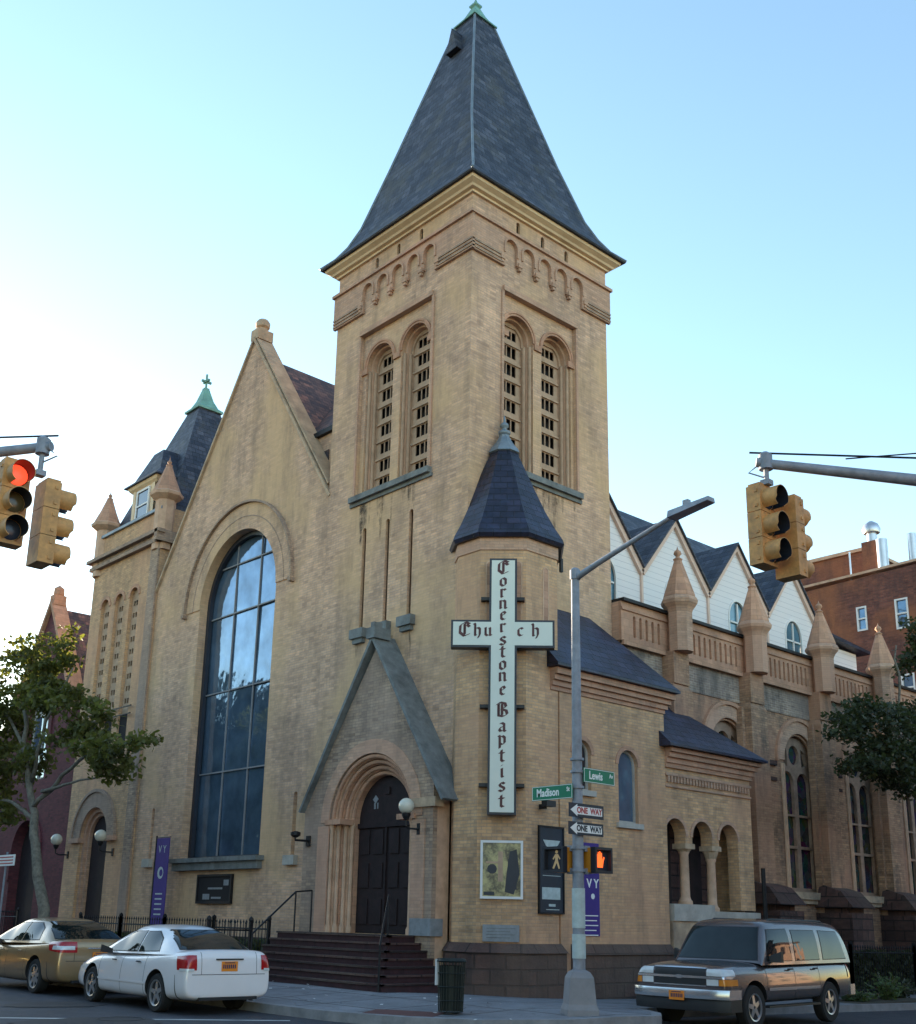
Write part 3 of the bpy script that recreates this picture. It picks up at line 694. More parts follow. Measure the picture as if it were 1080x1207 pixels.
for i, x in enumerate(BX):
    m = MB(); zb = 6.3 if i == 0 else -.6
    m.box(x - .40, x + .40, -.62, -.2, zb, 7.4); m.hexa([(x - .4, -.62, 7.4), (x + .4, -.62, 7.4), (x + .4, -.2, 7.4), (x - .4, -.2, 7.4), (x - .33, -.55, 7.55), (x + .33, -.55, 7.55), (x + .33, -.2, 7.55), (x - .33, -.2, 7.55)]); m.box(x - .33, x + .33, -.6, -.2, 7.55, 8.4)
    m.box(x - .52, x - .4, -.40, -.2, zb, 7.4); m.box(x + .4, x + .52, -.40, -.2, zb, 7.4)
    bt_ = part(m, 'buttress', 'brick_nave', church)
    m = MB().lathe((x, -.6, 0), [(.33, 8.40), (.33, 9.44), (.35, 9.5), (.38, 9.56), (.48, 9.68), (.50, 9.76), (.46, 9.84), (.40, 9.9)], 8, PI / 8); part(m, 'pinnacle_shaft', 'brick_pink', bt_)
    m = MB().lathe((x, -.6, 0), [(.43, 9.88), (.42, 9.94), (.27, 10.4), (.09, 10.95)], 8, PI / 8); part(m, 'pinnacle_cone', 'terracotta', bt_)
    m = MB().lathe((x, -.6, 10.9), [(.10, 0), (.13, .05), (.06, .1), (.05, .14), (.11, .2), (.09, .27), (.03, .32), (.0, .42)], 10); part(m, 'finial', 'terracotta', bt_, smooth=True, angle=60)
    if i:
        m = MB(); m.box(x - .62, x + .55, -1.3, -.2, -.6, 1.95); m.box(x - .5, x + .44, -1.1, -.2, 1.95, 2.1); m.hexa([(x - .68, -1.38, 2.1), (x + .6, -1.38, 2.1), (x + .6, -.2, 2.1), (x - .68, -.2, 2.1), (x - .6, -1.0, 2.55), (x + .52, -1.0, 2.55), (x + .45, -.3, 2.75), (x - .5, -.3, 2.75)])
        part(m, 'buttress_base', 'brownstone', bt_)
m = MB(); m.box(8.95, 24.5, -.34, -.2, -.7, 1.0); part(m, 'stone_base', 'brownstone', nave)

# ---- clerestory: row of white clapboard gables with dark roofs behind
GC = [6.26, 9.46, 12.66, 15.86]; gz, vz = 13.06, 11.2
m = MB(); out = [(4.7, 9.0), (17.46, 9.0), (17.46, vz)]
for c in GC[::-1]: out += [(c, gz), (c - 1.6, vz)]
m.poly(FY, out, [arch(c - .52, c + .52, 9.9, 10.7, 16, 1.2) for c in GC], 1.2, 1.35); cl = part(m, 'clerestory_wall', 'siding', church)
m = MB()
for c in GC:
    for d in (-1, 1):
        a, b_ = Vector((c, gz + .10)), Vector((c + d * 1.66, vz - .02)); t_ = (b_ - a).normalized(); n_ = Vector((t_.y, -t_.x)) * (d)
        q = [a, b_, b_ + n_ * .17, a + Vector((0, -.24))]
        m.poly(FY, [tuple(p) for p in q], None, 1.10, 1.198)
    m.fbox(FY, c + 1.56, c + 1.64, 1.14, 1.198, 9.3, vz)
part(m, 'rake_board', 'peach_trim', cl)
for c in GC:
    m = MB(); ov = arch(c - .52, c + .52, 9.9, 10.7, 16, 1.2); iv = arch(c - .47, c + .47, 9.95, 10.7, 16, 1.2)
    m.poly(FY, ov, [iv], 1.17, 1.23); m.fbox(FY, c - .02, c + .02, 1.19, 1.24, 10.0, 11.2); m.fbox(FY, c - .41, c + .41, 1.19, 1.24, 10.55, 10.6)
    part(m, 'arched_window', 'white_trim', cl); m = MB(); m.poly(FY, iv, None, 1.25, 1.26); part(m, 'window_glass', 'glass_blue', cl)
m = MB(); b = m.bm
def sheet(pts, th=.07):
    a = [b.verts.new(p) for p in pts]; c_ = [b.verts.new((p[0], p[1], p[2] - th)) for p in pts]; n = len(pts)
    b.faces.new(a); b.faces.new(c_[::-1])
    for i in range(n): b.faces.new([a[i], a[(i + 1) % n], c_[(i + 1) % n], c_[i]])
for c in GC:
    for d in (-1, 1):
        sheet([(c, 1.03, gz + .14), (c + d * 1.6, 1.03, vz + .12), (c + d * 1.6, 1.25, vz + .12), (c, 3.1, gz + .14)] if d > 0 else [(c, 1.03, gz + .14), (c, 3.1, gz + .14), (c - 1.6, 1.25, vz + .12), (c - 1.6, 1.03, vz + .12)])
sheet([(4.66, 1.4, vz + .2), (17.5, 1.4, vz + .2), (17.5, 5.0, 15.06), (4.66, 5.0, 15.06)]); sheet([(4.66, 5.0, 15.06), (17.5, 5.0, 15.06), (17.5, 8.8, 11.2), (4.66, 8.8, 11.2)])
part(m, 'clerestory_roof', 'slate_roof', cl)
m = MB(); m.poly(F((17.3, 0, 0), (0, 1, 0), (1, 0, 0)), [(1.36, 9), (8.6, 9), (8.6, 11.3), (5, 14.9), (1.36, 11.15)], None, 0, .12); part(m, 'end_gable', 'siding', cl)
m = MB(); m.box(17.9, 19.95, 1.2, 4, 9.0, 10.85); lb = part(m, 'flat_dormer', 'siding', cl)
m = MB(); m.hexa([(17.6, .85, 11.05), (20.35, .85, 10.86), (20.35, 4, 10.86), (17.6, 4, 11.05), (17.6, .85, 11.17), (20.35, .85, 10.97), (20.35, 4, 10.97), (17.6, 4, 11.17)]); part(m, 'dormer_roof', 'dark_shingle', cl)
m = MB(); m.fbox(FY, 5.1, 24.4, .16, 8, 8.9, 9.0); part(m, 'aisle_roof', 'dark_shingle', cl)

# ---- front gable
m = MB(); BW = arch(7.85, 11.99, 3.05, 10.52, 36)
m.poly(FX, [(5.52, -.5), (14.88, -.5), (14.88, 11.65), (9.9, 18.85), (5.52, 12.45)], [BW, slot(6.32, .16, 3.02, 4.62), slot(13.82, .16, 3.1, 4.62)], .05, .5)
gable = part(m, 'front_gable', 'brick_front', church)
m = MB(); m.box(.22, .3, 6.2, 6.45, 2.9, 4.8); m.box(.22, .3, 13.7, 13.95, 2.9, 4.8); part(m, 'slit_backing', 'terracotta', gable)
m = MB(); m.box(-.08, .06, 6.08, 6.56, 2.78, 3.02); m.box(-.08, .06, 13.6, 14.05, 2.86, 3.1); part(m, 'slit_sill', 'stone_pale', gable)
m = MB()
for (y0, z0, y1, z1) in ((9.9, 18.85, 14.95, 11.58), (9.9, 18.85, 5.47, 12.43)):
    a, b_ = Vector((y0, z0)), Vector((y1, z1)); t_ = (b_ - a).normalized(); n_ = Vector((-t_.y, t_.x));
    if n_.y < 0: n_ = -n_
    m.poly(FX, [tuple(a + Vector((0, .0))), tuple(b_), tuple(b_ + n_ * .08), tuple(a + Vector((0, .14)))], None, -.03, .62)
part(m, 'coping', 'stone_tan', gable)
m = MB()
for (y0, z0, y1, z1) in ((9.9, 19.05, 14.95, 11.80), (9.9, 19.05, 5.6, 12.85)):
    a, b_ = Vector((y0, z0)), Vector((y1, z1)); t_ = (b_ - a).normalized(); n_ = Vector((-t_.y, t_.x))
    if n_.y < 0: n_ = -n_
    m.poly(FX, [tuple(a), tuple(b_), tuple(b_ + n_ * .05), tuple(a + Vector((0, .08)))], None, .02, .58)
part(m, 'coping_cap', 'stone_tan', gable)
m = MB(); m.box(.0, .56, 9.7, 10.1, 18.9, 19.25); m.lathe((.28, 9.9, 19.25), [(.15, 0), (.15, .1), (.22, .15), (.23, .3), (.16, .4), (.0, .44)], 12); part(m, 'gable_finial', 'stone_tan', gable, smooth=True, angle=40)
m = MB(); m.poly(FX, arcband(9.92, 10.52, 2.07, 2.86, 40), None, .02, .052); part(m, 'arch_band', 'brick_front', gable)
m = MB(); m.poly(FX, arcband(9.92, 10.52, 2.87, 2.93, 40), None, -.07, .052); m.fbox(FX, 6.95, 7.08, -.10, .05, 10.38, 10.51); m.fbox(FX, 12.76, 12.9, -.10, .05, 10.38, 10.51)
m.poly(FX, arcband(9.92, 10.52, 2.45, 2.48, 40), None, .012, .022); part(m, 'hood_mould', 'brick_grey', gable)
m = MB(); m.poly(FX, arch(7.853, 11.987, 3.053, 10.52, 36), [arch(7.96, 11.84, 3.12, 10.52, 36)], .30, .42); bw = part(m, 'big_window_frame', 'sign_black', gable)  # dark navy and wider at left: the reveal's shadow put into the frame
ycol = [7.94, 9.27, 10.58, 11.9]; zt = [3.12, 5.5, 7.88, 10.22, 11.75]
m = MB()
for y in ycol[1:3]: m.fbox(FX, y - .02, y + .02, .40, .44, 3.12, 12.36)
for z in zt[1:]: m.fbox(FX, 7.95 if z < 11 else 8.35, 11.89 if z < 11 else 11.49, .39, .44, z - .02, z + .02)
part(m, 'window_bars', 'concrete_pole', gable)
rnd = random.Random(5)
for i in range(3):
    for j in range(5):
        z0 = zt[j]; z1 = zt[j + 1] if j < 4 else 12.46
        y0, y1 = ycol[i], ycol[i + 1]
        if z0 >= 10.2:     # clip to the arch
            def top(y): return 10.52 + math.sqrt(max(.01, 1.98 ** 2 - (y - 9.92) ** 2))
            n = 8; ysq = [y0 + (y1 - y0) * k / n for k in range(n + 1)]
            poly = [(y0, z0), (y1, z0)] + [(y, min(z1, top(y))) for y in ysq[::-1]]
            if max(p[1] for p in poly) <= z0 + .02: continue
            poly = [(y, max(z, z0 + (0 if k < 2 else .005))) for k, (y, z) in enumerate(poly)]
        else: poly = rect(y0, y1, z0, z1)
        f = F((.43, 0, 0), (0, 1, 0), (1, 0, 0)); m = MB(); yc, zc = (y0 + y1) / 2, (z0 + z1) / 2; a1, a2 = rnd.uniform(-.02, .02), rnd.uniform(-.012, .012)
        vs = [m.bm.verts.new((.45 + (y - yc) * a1 + (z - zc) * a2, y, z)) for y, z in poly]; m.bm.faces.new(vs)
        part(m, 'window_pane', 'glass_big', gable, recalc=False)
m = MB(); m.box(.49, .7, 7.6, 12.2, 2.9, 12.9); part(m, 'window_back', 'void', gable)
m = MB(); m.fbox(FX, 7.6, 12.2, -.22, .3, 2.93, 3.05); m.fbox(FX, 7.68, 12.12, -.12, .05, 2.72, 2.93); part(m, 'window_sill', 'stone_grey', gable)
m = MB(); m.box(-.04, .5, 5.48, 14.9, -.6, 1.0); part(m, 'stone_base', 'brownstone', gable)
# main roof behind the gable
m = MB(); b = m.bm
sheet([(.55, 9.9, 18.45), (.55, 7.35, 14.78), (11, 7.35, 14.78), (11, 9.9, 18.45)]); sheet([(.55, 9.9, 18.45), (11, 9.9, 18.45), (11, 14.9, 11.2), (.55, 14.9, 11.2)])
sheet([(.42, 7.45, 14.82), (.42, 5.48, 14.82), (2.9, 5.48, 17.6), (2.9, 9.3, 17.6)]); sheet([(11, 9.9, 18.45), (11, 5.0, 14.9), (11.1, 5.0, 11), (11.1, 14.9, 11)])
part(m, 'main_roof', 'brown_shingle', church)
m = MB(); m.box(.5, .9, 5.48, 7.6, 11.5, 14.72); rw = part(m, 'side_wall', 'brick_front', church)
m = MB(); m.box(.38, .52, 5.48, 7.5, 14.70, 14.84); part(m, 'gutter', 'iron', rw)
m = MB(); m.box(.47, .51, 6.25, 6.7, 13.75, 14.2); part(m, 'small_window', 'glass_dark', rw)
m = MB(); m.hexa([(.3, 5.5, 15.15), (.45, 5.9, 15.15), (.9, 5.9, 15.5), (.9, 5.5, 15.5), (.3, 5.5, 15.3), (.45, 5.8, 15.3), (.9, 5.8, 15.7), (.9, 5.5, 15.75)]); part(m, 'roof_patch', 'orange_tarp', rw)

# ---- entrance porch with steep hood
px = -.55
m = MB(); FP = F((px, 0, 0), (0, 1, 0), (1, 0, 0))
dz = 3.68; dc = 2.5
body = [(.32, 0), (5.0, 0), (5.0, 4.1), (2.47, 7.66), (.32, 4.6)]
m.poly(FP, body, [arch(dc - 1.5, dc + 1.5, .2, dz, 28)], 0, .12)
entr = part(m, 'entrance_porch', 'brick_grey', church)
m = MB(); m.poly(FP, [(.34, 0), (4.98, 0), (4.98, 4.05), (2.47, 7.6), (.34, 4.5)], [arch(dc - 1.06, dc + 1.06, .1, dz, 28)], .49, .548); m.box(px + .12, 0, .34, .9, 0, 4.4); m.box(px + .12, 0, 4.1, 4.98, 0, 4.0)
part(m, 'porch_inner', 'trim_buff', entr)
for k, (r0, r1, w) in enumerate(((1.38, 1.5, .10), (1.26, 1.385, .21), (1.14, 1.265, .32), (1.04, 1.145, .43))):
    m = MB(); m.poly(FP, arcband(dc, dz, r0, r1 + .02, 28, 2.55), None, w, w + .12); part(m, 'arch_order', ('trim_buff', 'terracotta', 'trim_buff', 'terracotta')[k], entr)
m = MB()
for d in (-1, 1):
    for r, w in ((1.44, .05), (1.32, .16), (1.20, .27), (1.09, .38)):
        m.lathe((px + w, dc + d * r, 1.2), [(.075, 0), (.075, .12), (.045, .18), (.045, 2.3), (.075, 2.4), (.075, 2.47)], 8)
part(m, 'jamb_shaft', 'trim_buff', entr, smooth=True, angle=35)
m = MB()
for k in range(40):
    a = PI * k / 40; a2 = PI * (k + 1) / 40
for w, r in ((.07, 1.44), (.18, 1.32), (.29, 1.20), (.40, 1.09)): m.tube([(px + w, dc + r * math.cos(PI * i / 24), dz + r * math.sin(PI * i / 24)) for i in range(25)], .05, 8)
part(m, 'arch_roll', 'terracotta', entr, smooth=True, angle=40)
m = MB()
for d in (-1, 1): m.fbox(FP, *(sorted((dc + d * 1.02, dc + d * 1.62))), -.05, .42, dz - .06, dz + .06)
part(m, 'impost', 'terracotta', entr)
m = MB(); m.poly(FP, arcband(dc, dz, 1.5, 1.82, 28), None, -.02, .0); part(m, 'voussoir_band', 'brick_pink', entr)
m = MB()
for u0, u1 in ((.98, 1.45 - .42), (3.97, 4.4)): m.fbox(FP, u0 - .42 if u0 < 1 else u0, u0 + .0 if u0 < 1 else u1, -.03, .0, 1.2, 3.6)
part(m, 'jamb_facing', 'brick_pink', entr)
m = MB(); m.fbox(FP, .28, .95, -.05, .3, 1.2, 1.55); part(m, 'corner_block', 'marble', entr)
m = MB(); m.fbox(FP, .2, 1.0, -.06, .2, 3.85, 4.05); part(m, 'corner_corbel', 'stone_tan', entr)
m = MB(); b = m.bm
for s in (-1, 1):
    a = Vector((2.47, 7.92)); e = Vector((2.47 + s * 2.56, 3.95)); t_ = (e - a).normalized(); n_ = Vector((-t_.y * s, t_.x * s)); n_ = n_ if n_.y > 0 else -n_
    m.poly(FP, [tuple(a - Vector((0, .09))), tuple(e + Vector((-s * .01, -.0))), tuple(e + n_ * .06), tuple(a + Vector((0, .05)))], None, -.15, .56)
part(m, 'porch_roof', 'stone_grey', entr)
m = MB(); m.fbox(FP, 2.32, 2.62, -.2, .3, 7.86, 8.12); m.fbox(FP, 2.4, 2.54, -.14, .1, 8.12, 8.26); part(m, 'ridge_block', 'stone_grey', entr)
m = MB(); dw = arch(dc - 1.05, dc + 1.05, 1.2, dz, 24); m.poly(FP, dw, None, .545, .56)
dr = part(m, 'entrance_door', 'door_wood', entr)
m = MB()
m.fbox(FP, dc - 1.05, dc + 1.05, .49, .544, 3.55, 3.66); m.fbox(FP, dc - .03, dc + .03, .5, .544, 1.2, 3.55)
for u in (dc - .78, dc - .28, dc + .28, dc + .78):
    for z in (1.4, 2.2, 2.95): m.fbox(FP, u - .17, u + .17, .515, .544, z, z + .55)
m.fbox(FP, dc - .08, dc + .08, .5, .544, 4.3, 4.45)
part(m, 'door_panelling', 'door_wood', entr)
m = MB(); m.poly(FP, circ(2.95, 4.2, .10, 4), None, .53, .543); m.fbox(FP, 2.85, 2.89, .53, .543, 3.98, 4.12); m.fbox(FP, 2.95, 3.0, .53, .543, 3.98, 4.12); part(m, 'fanlight_notice', 'marble', entr)
# steps
m = MB(); n = 7
for i in range(n):
    z1 = 1.2 - i * .145; z0 = -.3; o = i * .19
    m.box(-1.25 - o, -.56, .80 - o * 1.05, 4.85, z0 if i == n - 1 else z1 - .146, z1)
steps = part(m, 'entrance_steps', 'step_paint', church)
m = MB()
for i in range(n):
    z1 = 1.2 - i * .145; o = i * .19
    m.box(-1.28 - o, -1.2 - o, .77 - o * 1.05, 4.86, z1 - .035, z1 + .004); m.box(-1.28 - o, -.57, .77 - o * 1.05, .85 - o * 1.05, z1 - .034, z1 + .003)
part(m, 'step_nosing', 'brownstone', steps)
m = MB()
def rail(pts, posts, h=.0): 
    m.tube(pts, .022, 6)
    for p, z in posts: m.tube([(p[0], p[1], z), p], .02, 6)
rail([(-.8, 4.2, 2.12), (-1.25, 4.2, 2.08), (-2.35, 4.2, 1.15)], [((-.8, 4.2, 2.12), 1.2), ((-1.25, 4.2, 2.08), 1.2), ((-2.35, 4.2, 1.15), .3)])
rail([(-1.25, .85, 2.0), (-2.42, -.35, 1.02)], [((-1.25, .85, 2.0), 1.2), ((-2.42, -.35, 1.02), .2)])
part(m, 'handrail', 'iron', steps)

# ---- left tower
LY0, LY1 = 14.9, 19.75
m = MB(); lc = [16.42, 17.5, 18.58]; lt = [slot(c, .68, 6.85, 12.2) for c in lc]
ld = arch(17.66 - 1.0, 17.66 + 1.0, .2, 3.86, 24)
m.poly(FX, rect(LY0, LY1, -.5, 13.42), lt + [ld], 0, .3); m.box(.3, 5, LY0, LY0 + .3, 8, 14.7); m.box(.3, 5, LY1 - .3, LY1, 0, 14.7); m.poly(FX, rect(LY0, LY1, 13.42, 14.6), None, .02, .3)
ltw = part(m, 'left_tower', 'brick_tan', church)
m = MB(); m.fbox(FX, LY0 - .02, LY0 + .5, -.06, .0, -.5, 13.4); part(m, 'corner_pier', 'brick_grey', ltw)
m = MB(); m.fbox(FX, LY0 - .16, LY1 + .16, -.16, .0, 13.42, 13.55); m.fbox(FX, LY0 - .26, LY1 + .26, -.26, .0, 13.70, 13.82); m.fbox(FX, LY0 - .1, LY1 + .1, -.1, .0, 13.55, 13.70); m.box(-.26, 2, LY0 - .2, LY0, 13.42, 13.82); part(m, 'cornice', 'brick_grey', ltw)
m = MB(); m.fbox(FX, LY0, LY1, -.08, .34, 14.6, 14.7); part(m, 'coping', 'lead', ltw)
for c in lc:
    m = MB(); holes = []
    for i in range(9):
        for j in (-1, 0, 1): holes.append(rect(c + j * .17 - .06, c + j * .17 + .06, 8.2 + i * .42, 8.2 + i * .42 + .18))
    m.poly(FX, arch(c - .335, c + .335, 6.9, 11.86, 10), holes, .12, .15); part(m, 'tall_louver', 'louver_tan', ltw)
    m = MB(); m.poly(FX, arcband(c, 12.2 - .34, .3, .42, 16), None, -.03, .0); part(m, 'window_arch', 'terracotta', ltw)
    m = MB(); m.fbox(FX, c - .3, c + .3, .06, .10, 6.9, 7.85); part(m, 'dark_panel', 'void', ltw)
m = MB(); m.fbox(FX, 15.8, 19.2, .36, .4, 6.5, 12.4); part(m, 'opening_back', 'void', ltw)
m = MB()
for z in (7.75, 8.0): m.fbox(FX, 15.7, 19.2, -.12, -.08, z, z + .04)
part(m, 'balcony_rail', 'iron', ltw)
for (yy, zb) in ((15.12, 13.8), (19.55, 13.8)):
    m = MB().lathe((.18, yy, 0), [(.34, zb - .6), (.34, 14.95), (.42, 15.0), (.55, 15.1), (.57, 15.2), (.5, 15.25)], 8, PI / 8); pn = part(m, 'pinnacle_shaft', 'trim_buff', ltw)
    m = MB().lathe((.18, yy, 0), [(.5, 15.24), (.28, 15.75), (.1, 16.25)], 8, PI / 8); part(m, 'pinnacle_cone', 'terracotta', ltw)
    m = MB().lathe((.18, yy, 16.2), [(.1, 0), (.12, .06), (.05, .1), (.08, .18), (.02, .26), (0, .42)], 8); part(m, 'finial', 'terracotta', ltw)
m = MB(); b = m.bm
prof = [(14.4, 2.25), (14.6, 2.2), (15.2, 2.0), (17.0, 1.38), (19.75, .42)]
rs = [[b.verts.new((2.5 + a * h, 17.32 + c * h, z)) for a, c in ((-1, -1), (1, -1), (1, 1), (-1, 1))] for z, h in prof]
for A, B in zip(rs, rs[1:]):
    for i in range(4): b.faces.new([A[i], A[(i + 1) % 4], B[(i + 1) % 4], B[i]])
part(m, 'left_tower_roof', 'slate_roof', ltw)
m = rings(2.5, 17.32, [(19.7, .52, .52), (19.78, .52, .52), (19.9, .38, .38), (20.2, .24, .24), (20.7, .1, .1), (20.75, .1, .1)]); part(m, 'copper_cap', 'copper', ltw)
m = MB(); m.box(2.47, 2.53, 17.29, 17.35, 20.7, 21.35); m.box(2.46, 2.54, 17.12, 17.52, 21.02, 21.1); m.box(2.3, 2.7, 17.28, 17.36, 21.0, 21.08); part(m, 'roof_cross', 'copper', ltw)
m = MB(); m.box(.32, 2.2, 16.15, 17.85, 14.6, 16.2); dm = part(m, 'dormer', 'slate_roof', ltw)
m = rings(1.25, 17.0, [(16.0, .98, .92), (16.1, 1.08, 1.02), (16.2, 1.12, 1.08), (16.2, .9, .8)]); part(m, 'dormer_cornice', 'cream_paint', ltw)
m = rings(1.3, 17.0, [(16.205, 1.25, 1.2), (16.25, 1.25, 1.2), (16.5, .98, .94), (17.5, .62, .35)]); part(m, 'dormer_roof', 'slate_roof', ltw)
m = MB(); m.box(.26, .33, 16.2, 17.8, 14.68, 16.02); m.box(.24, .3, 16.2, 16.4, 14.6, 16.02); m.box(.24, .3, 17.6, 17.8, 14.6, 16.02); part(m, 'dormer_front', 'cream_paint', ltw)
m = MB(); m.poly(FX, rect(16.5, 17.45, 14.75, 15.95), [rect(16.58, 17.37, 14.83, 15.32), rect(16.58, 17.37, 15.38, 15.87)], .2, .255); part(m, 'dormer_window', 'white_trim', ltw)
m = MB(); m.box(.235, .25, 16.55, 17.4, 14.8, 15.9); part(m, 'window_glass', 'glass_dark', ltw)
# left door
m = MB(); m.poly(FX, arcband(17.66, 3.86, 1.0, 1.5, 28), None, -.05, .0); m.poly(FX, arcband(17.66, 3.86, 1.5, 1.6, 28), None, -.1, .0); part(m, 'door_arch', 'brick_grey', ltw)
m = MB(); m.poly(FX, arcband(17.66, 3.86, .86, 1.0, 24, 2.6), None, .1, .22); m.poly(FX, arcband(17.66, 3.86, .74, .88, 24, 2.6), None, .2, .31); m.fbox(FX, 16.0, 16.75, -.12, .1, 3.74, 3.9); m.fbox(FX, 18.57, 19.3, -.12, .1, 3.74, 3.9); part(m, 'door_surround', 'brick_pink', ltw)
m = MB(); m.poly(FX, arch(16.9, 18.42, .2, 3.86, 20), None, .31, .35); part(m, 'side_door', 'door_wood', ltw)
m = MB(); m.box(-1.4, -.0, 16.2, 19.1, -.2, 1.0); m.box(-1.7, -1.4, 16.2, 19.1, -.2, .75); m.box(-2.0, -1.7, 16.2, 19.1, -.2, .5); part(m, 'side_steps', 'step_paint', ltw)

# ------------------------------------------------------------------ lettering
def text_into(m, s, f, u, w, v, size, stretch=1.0, depth=.004, bold=.0, align='CENTER', up=None, along=None):
    cu = bpy.data.curves.new('t', 'FONT'); cu.body = s; cu.size = size; cu.extrude = depth / 2; cu.align_x = align; cu.align_y = 'CENTER'; cu.offset = bold
    cu.resolution_u = 3
    o = bpy.data.objects.new('t', cu); COL.objects.link(o); dg = bpy.context.evaluated_depsgraph_get(); me = bpy.data.meshes.new_from_object(o.evaluated_get(dg))
    COL.objects.unlink(o); bpy.data.objects.remove(o); vs = [m.bm.verts.new(f(u + p.co.x * stretch, w - p.co.z, v + p.co.y)) for p in me.vertices]
    for p in me.polygons:
        try: m.bm.faces.new([vs[i] for i in p.vertices])
        except ValueError: pass
    bpy.data.meshes.remove(me)
GL = {
 'i': (.4, [[(.08, .88), (.2, .98), (.2, .1), (.32, .02)], [(.17, 1.28), (.23, 1.36)]]),
 'n': (.75, [[(.03, .88), (.15, .98), (.15, .06), (.22, .0)], [(.15, .82), (.4, 1.0), (.56, .85), (.56, .1), (.68, .02)]]),
 'u': (.75, [[(.03, .9), (.15, 1.0), (.15, .15), (.32, 0), (.52, .14)], [(.5, .98), (.56, .9), (.56, .1), (.68, .02)]]),
 'r': (.6, [[(.03, .88), (.15, .98), (.15, .08), (.25, .0)], [(.18, .8), (.36, 1.0), (.52, .86)]]),
 'e': (.6, [[(.52, .14), (.34, 0), (.15, .18), (.15, .8), (.36, 1.0), (.52, .76), (.2, .48)]]),
 'o': (.7, [[(.35, 1.0), (.13, .8), (.13, .2), (.35, 0), (.57, .2), (.57, .8), (.35, 1.0)]]),
 's': (.65, [[(.56, .84), (.34, 1.0), (.14, .8), (.2, .6), (.5, .42), (.54, .18), (.34, 0), (.08, .14)]]),
 't': (.55, [[(.24, 1.28), (.22, .15), (.38, 0), (.52, .12)], [(.03, .95), (.48, .95)]]),
 'a': (.7, [[(.12, .84), (.3, 1.0), (.52, .84), (.52, .12), (.64, .02)], [(.5, .58), (.2, .46), (.1, .2), (.25, .02), (.5, .2)]]),
 'p': (.7, [[(.04, 1.02), (.15, .92), (.15, -.4)], [(.15, .84), (.38, 1.0), (.57, .8), (.57, .2), (.36, 0), (.15, .12)]]),
 'c': (.55, [[(.52, .84), (.34, 1.0), (.13, .8), (.13, .2), (.33, 0), (.53, .14)]]),
 'h': (.72, [[(.05, 1.5), (.15, 1.35), (.15, .08), (.25, 0)], [(.17, .82), (.4, 1.0), (.58, .82), (.58, .15), (.42, -.28)]]),
 'C': (1.0, [[(.92, 1.3), (.55, 1.5), (.15, 1.15), (.12, .38), (.48, 0), (.92, .26)], [(.5, 1.35), (.5, .16)], [(.66, 1.25), (.9, 1.0)]]),
 'B': (1.0, [[(.2, 1.3), (.2, .08), (.6, 0), (.9, .25), (.82, .62), (.42, .76)], [(.02, 1.2), (.3, 1.48), (.72, 1.38), (.8, 1.02), (.42, .76)], [(.48, 1.35), (.48, .1)]]),
}
def blackletter(m, ch, f, u, w, v, h, nib=.21):
    wd, strokes = GL[ch]; n = Vector((math.cos(R(40)), math.sin(R(40)))) * nib / 2; k = 0
    for st in strokes:
        for a, b_ in zip(st, st[1:]):
            a = Vector(a); b_ = Vector(b_); k += 1
            q = [a - n, a + n, b_ + n, b_ - n]
            # keep a minimum thickness when the stroke runs along the nib
            t_ = (b_ - a).normalized(); q2 = [Vector((-t_.y, t_.x)) * .035]
            for quad in (q, [a - q2[0], b_ - q2[0], b_ + q2[0], a + q2[0]]):
                pts = [((p.x - wd / 2) * h * 1.28, (p.y - .5) * h) for p in quad]
                m.face([f(u + x, w - .003 - .0004 * k, v + y) for x, y in pts])

# ---- the big cross sign
cs = empty('cross_sign', FD(.484, -.2, 6.3), 'tall white cross shaped sign in a black frame on the turret, blackletter words', 'sign')
cross = [(.19, 3.62), (.78, 3.62), (.78, 7.12), (1.58, 7.12), (1.58, 7.72), (.78, 7.72), (.78, 9.10), (.19, 9.10), (.19, 7.72), (-.62, 7.72), (-.62, 7.12), (.19, 7.12)]
def shrink(p, d):
    cxx = [.484]; out = []
    for u, v in p: out.append((u + (-d if (u > .485) else d), v + (d if v in (3.62, 7.12) else -d)))
    return out
m = MB(); m.poly(FD, cross, None, -.30, -.04); m.build('sign_case', 'sign_black', cs)
m = MB(); m.poly(FD, shrink(cross, .045), None, -.312, -.298); m.build('sign_face', 'sign_white', cs)
m = MB()
zs = [9.1 - ((640 + v / 3.55) - 660) * .01833 for v in (120, 175, 223, 272, 320, 372, 427, 478, 530, 578, 635, 722, 785, 838, 905, 968, 1024, 1085)]
for ch, z in zip('CornerstoneBaptist', zs): blackletter(m, ch, FD, .484, -.312, z, .185 if ch.islower() else .20, .29)
for ch, x in (('C', 548), ('h', 563), ('u', 575.5), ('c', 613), ('h', 631)): blackletter(m, ch, FD, -.654 + (x - 530) * .0181, -.312, 7.46, .18 if ch.islower() else .205, .28)
m.build('lettering', 'ink_maroon', cs, recalc=False)
m = MB()
for z in (5.85, 8.2, 4.2):
    for u in (.1, .86): m.fbox(FD, u - .09, u + .09, -.16, .02, z, z + .07)
m.build('bracket', 'black_plastic', cs)

